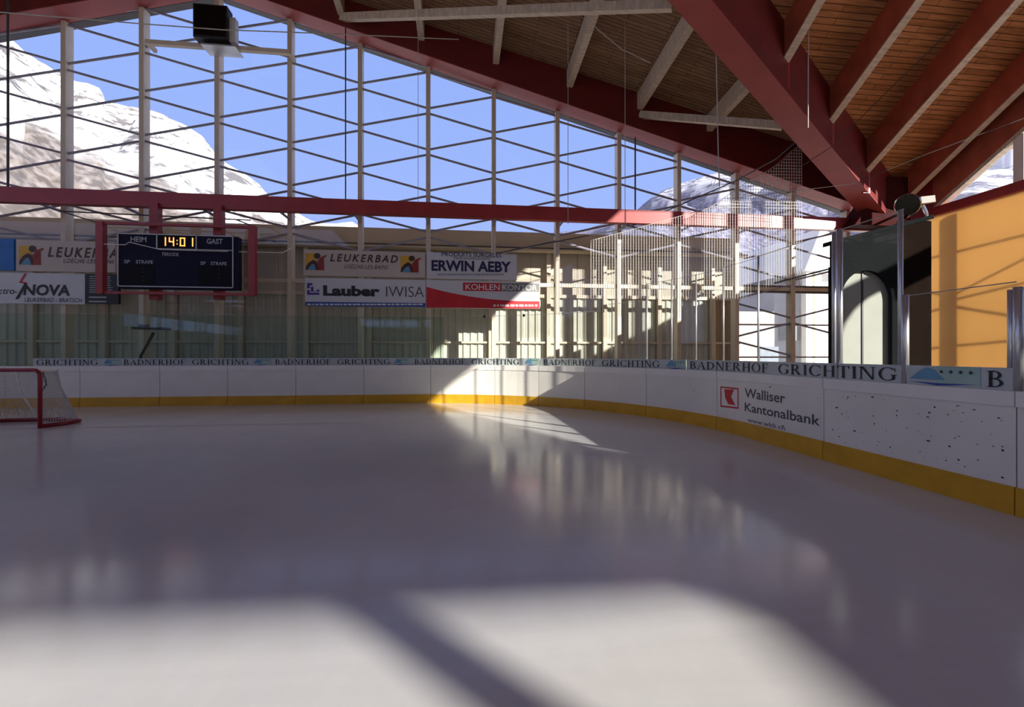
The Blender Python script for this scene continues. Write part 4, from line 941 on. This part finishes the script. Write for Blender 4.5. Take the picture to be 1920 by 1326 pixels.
# front with an arched opening
ax0, ax1 = pk(1578, 600).x, pk(1673, 600).x; az = pk(1620, 560).z; arx = (ax1 - ax0) / 2; arz = pk(1620, 507).z - az; acx = (ax0 + ax1) / 2
ztop = lambda x: kz0 + (kz1 - kz0) * (x - kx0) / (kx1 - kx0)
mb = MB(); th = 0.10
mb.hexa([(kx0, YK, 0), (ax0, YK, 0), (ax0, YK + th, 0), (kx0, YK + th, 0)], [(kx0, YK, ztop(kx0)), (ax0, YK, ztop(ax0)), (ax0, YK + th, ztop(ax0)), (kx0, YK + th, ztop(kx0))])
mb.hexa([(ax1, YK, 0), (kx1, YK, 0), (kx1, YK + th, 0), (ax1, YK + th, 0)], [(ax1, YK, ztop(ax1)), (kx1, YK, ztop(kx1)), (kx1, YK + th, ztop(kx1)), (ax1, YK + th, ztop(ax1))])
NA = 24
for i in range(NA):
    a0, a1 = PI - PI * i / NA, PI - PI * (i + 1) / NA
    xa, xb = acx + arx * math.cos(a0), acx + arx * math.cos(a1); za, zb = az + arz * math.sin(a0), az + arz * math.sin(a1)
    mb.hexa([(xa, YK, za), (xb, YK, zb), (xb, YK + th, zb), (xa, YK + th, za)], [(xa, YK, ztop(xa)), (xb, YK, ztop(xb)), (xb, YK + th, ztop(xb)), (xa, YK + th, ztop(xa))])
mb.build('front', M['charcoal'], ki)
dy = 0.14
for xa, xb in ((ax0 - 0.1, acx - 0.02), (acx + 0.02, ax1 + 0.25)):
    MB().box(xa, xb, YK + dy, YK + dy + 0.06, 0, az + arz + 0.1).build('door_leaf', M['kioskwhite'], ki)
MB().box(acx - 0.02, acx + 0.02, YK + dy - 0.02, YK + dy + 0.03, 0, az + arz).build('door_edge', M['black'], ki)
MB().box(kx1, kx2, YK + 0.02, YK + th, 0, kz2).build('side_front', M['kioskdark'], ki)
MB().box(ax0 - 0.14, ax0 - 0.1, YK + th, YK + dy + 0.1, 0, az + arz + 0.1).build('side_wall', M['charcoal'], ki)
MB().hexa([(ax0 - 0.1, YK + dy + 0.06, 0), (kx2, YK + dy + 0.06, 0), (kx2, YK + 1.6, 0), (kx0 + 1.7, YK + 1.6, 0)], [(ax0 - 0.1, YK + dy + 0.06, kz0 - .2), (kx2, YK + dy + 0.06, kz2 - .1), (kx2, YK + 1.6, kz2 - .1), (kx0 + 1.7, YK + 1.6, kz0)]).build('body', M['charcoal'], ki)
MB().hexa([(kx0 - 0.01, YK - 0.02, kz0), (kx2 + .02, YK - 0.02, kz2 + 0.05), (kx2 + .02, YK + 0.3, kz2 + 0.05), (kx0 - 0.01, YK + 0.3, kz0)],
          [(kx0 - 0.01, YK - 0.02, kz0 + .1), (kx2 + .02, YK - 0.02, kz2 + 0.15), (kx2 + .02, YK + 0.3, kz2 + 0.15), (kx0 - 0.01, YK + 0.3, kz0 + .1)]).build('roof', M['charcoal'], ki)

# ------------------------------------------------------------------ floodlight by the corner
FD = 15.2
fl = empty('floodlight', at_d(1715, 400, FD), 'round metal floodlight on a bracket at the right corner', 'lamp')
c0, c1 = at_d(1700, 384, FD - 0.25), at_d(1722, 376, FD + 0.2)
ax_ = (at_d(1692, 392, FD - 0.6) - at_d(1722, 376, FD)).normalized()
cc = at_d(1706, 382, FD)
MB().tube([cc - ax_ * 0.28, cc - ax_ * 0.2, cc - ax_ * 0.05, cc + ax_ * 0.16, cc + ax_ * 0.2], [0.1, 0.2, 0.28, 0.36, 0.37], 20).build('reflector', M['chrome'], fl, smooth=True)
MB().tube([cc + ax_ * 0.195, cc + ax_ * 0.215], [0.345, 0.335], 20).build('lens', M['lens'], fl)
q = at_d(1731, 378, FD + 0.1); MB().bar(at_d(1722, 377, FD), at_d(1748, 374, FD + 0.1), 0.2, 0.22).build('ballast_box', M['concrete'], fl)
MB().tube([at_d(1730, 385, FD), at_d(1737, 400, FD), at_d(1738, 415, FD)], 0.05, 8).build('bracket', M['chrome'], fl)
MB().tube([(16.55, 15.75, 6.85), at_d(1697, 408, FD), at_d(1705, 398, FD)], 0.05, 8).build('bracket', M['darkred'], fl)

# black angled stand behind the far glass
yk = YB + 0.75; pl = Pl(yk)
bs = empty('angled_stand', (pl(267, 690).x, yk, 0), 'black cranked stand with a flat top behind the far boards', 'stand')
MB().tube([(pl(264, 690).x, yk, -0.02), (pl(264, 690).x, yk, pl(264, 668).z), pl(278, 642), pl(288, 624)], 0.045, 8).build('leg', M['black'], bs, smooth=True)
MB().box(pl(257, 615).x, pl(312, 615).x, yk - 0.25, yk + 0.25, pl(285, 618).z, pl(285, 614).z).build('top', M['black'], bs)
MB().box(pl(262, 610).x, pl(275, 610).x, yk - 0.1, yk + 0.1, pl(268, 614).z, pl(268, 609).z).build('clamp', M['dark'], bs)

# dark boom rod in the clear bay
tag(MB().tube([on_y(1452, 531, 16.6), on_y(1552, 505, 16.4)], 0.035, 6).build('boom_rod', M['black']), 'thin dark boom rod pointing left from the kiosk', 'rod')

# ------------------------------------------------------------------ outside: buildings
hb = empty('white_house', (20, 27, -0.3), 'white house with pillars seen through the clear glazed bay', 'building')
def hx(px, y): return on_y(px, 600, y).x
MB().box(hx(1380, 27), hx(1452, 27), 27, 33, -0.3, 4.2).build('wall', M['bbeige'], hb)
MB().box(hx(1452, 27.3), hx(1512, 27.3), 27.3, 33, -0.3, 6.0).build('wall', M['bgrey'], hb)
MB().box(hx(1512, 26.8), hx(1640, 26.8), 26.8, 33, -0.3, 7.2).build('wall', M['bwall'], hb)
for px in (1515, 1532): MB().box(hx(px, 26) - 0.2, hx(px, 26) + 0.2, 25.9, 26.3, -0.3, 6.6).build('pillar', M['cap'], hb)
MB().prism([(hx(1500, 26), 25.6, 6.6), (hx(1660, 26), 25.6, 6.6), (hx(1660, 26), 25.6, 6.9), (hx(1530, 26), 25.6, 9.2)], (0, 8, 0)).build('roof', M['snow'], hb)
MB().box(hx(1462, 27.2), hx(1500, 27.2), 27.2, 27.3, 2.4, 3.4).build('window', M['bglass'], hb)
MB().box(hx(1425, 26.9), hx(1460, 26.9), 26.9, 27, 0.2, 2.0).build('window', M['bglass'], hb)
sh = empty('snowy_shed', (17, 34, -0.3), 'low shed with thick snow on its roof behind the net', 'building')
MB().box(hx(1330, 36), hx(1475, 36), 36, 42, -0.3, 7.2).build('wall', M['bgrey'], sh)
MB().prism([(hx(1325, 35), 35.5, 7.1), (hx(1482, 35), 35.5, 7.1), (hx(1482, 35), 42, 10.3), (hx(1325, 35), 42, 10.3)], (0, 0, 0.35)).build('roof', M['snow'], sh)
rf = empty('snowy_roof_house', (-8, 38, -0.3), 'house with a flat white gable roof beyond the annex, right of the scoreboard', 'building')
MB().box(on_y(560, 430, 38).x, on_y(665, 430, 38).x, 38, 46, -0.3, 11.9).build('wall', M['bbeige'], rf)
MB().prism([on_y(545, 434, 37.5), on_y(675, 434, 37.5), on_y(674, 424, 37.5), on_y(660, 416, 37.5), on_y(640, 418, 37.5)], (0, 9, 0)).build('roof', M['snow'], rf)

# ------------------------------------------------------------------ mountains
from mathutils import noise
def mountain(name, prof, D0, D1, m, label, woods=None, seed=0.0):
    """prof: (px, py) of the skyline; ridge stands D1 m away, foot D0"""
    NAZ, NR = 220, 70
    pxs = [p[0] for p in prof]
    def sky(px):
        for i in range(len(prof) - 1):
            if prof[i][0] <= px <= prof[i + 1][0]:
                u = (px - prof[i][0]) / (prof[i + 1][0] - prof[i][0]); return prof[i][1] + u * (prof[i + 1][1] - prof[i][1])
        return prof[-1][1]
    vs, wd = [], []
    for i in range(NAZ + 1):
        px = pxs[0] + (pxs[-1] - pxs[0]) * i / NAZ
        d = ray(px, sky(px)); h = math.hypot(d.x, d.y); tan = d.z / h; ux, uy = d.x / h, d.y / h
        for j in range(NR + 1):
            u = j / NR * 1.25
            R_ = D0 + (D1 - D0) * u
            ux2 = ux * R_; uy2 = uy * R_
            zr = tan * D1 + 1.5
            base = zr * (u ** 0.85 if u <= 1 else max(0, 1 - (u - 1) * 2.2))
            nz = noise.fractal(Vector((ux2 * 0.012 + seed, uy2 * 0.012, seed)), 1.0, 2.1, 6)
            amp = 0.16 * zr * (4 * u * (1 - u) if u < 1 else 0) + 0.012 * zr
            z = base + nz * amp
            if u < 1: z = min(z, (tan * R_ + 1.5) * (0.995 if u > 0.9 else 0.97 + 0.0 * u))
            vs.append((ux2, uy2, z))
            pj = project((ux2, uy2, z)); wv = 0.0
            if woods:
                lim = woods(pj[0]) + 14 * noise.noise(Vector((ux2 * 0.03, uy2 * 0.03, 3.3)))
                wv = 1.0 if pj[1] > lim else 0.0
            wd.append(wv)
    fs = [(i * (NR + 1) + j, (i + 1) * (NR + 1) + j, (i + 1) * (NR + 1) + j + 1, i * (NR + 1) + j + 1) for i in range(NAZ) for j in range(NR)]
    mb = MB(); mb.add(vs, fs); ob = mb.build(name, m, smooth=True)
    ca = ob.data.color_attributes.new('woods', 'FLOAT_COLOR', 'POINT')
    for k, w_ in enumerate(wd): ca.data[k].color = (w_, w_, w_, 1)
    return tag(ob, label, 'mountain')
mountain('mountain', [(-420, -60), (-160, 0), (0, 62), (20, 70), (50, 98), (110, 135), (140, 150), (165, 155), (190, 168), (196, 190), (250, 200), (300, 212), (345, 235), (380, 258), (402, 285), (425, 305), (460, 325), (485, 345), (500, 362), (530, 382), (580, 412), (640, 430), (760, 445), (900, 455)], 120, 900, M['mtn'],
         'bright snowy mountain on the left beyond the gable', lambda px: 222 + 0.42 * px if px < 300 else 348 + 0.5 * (px - 300))
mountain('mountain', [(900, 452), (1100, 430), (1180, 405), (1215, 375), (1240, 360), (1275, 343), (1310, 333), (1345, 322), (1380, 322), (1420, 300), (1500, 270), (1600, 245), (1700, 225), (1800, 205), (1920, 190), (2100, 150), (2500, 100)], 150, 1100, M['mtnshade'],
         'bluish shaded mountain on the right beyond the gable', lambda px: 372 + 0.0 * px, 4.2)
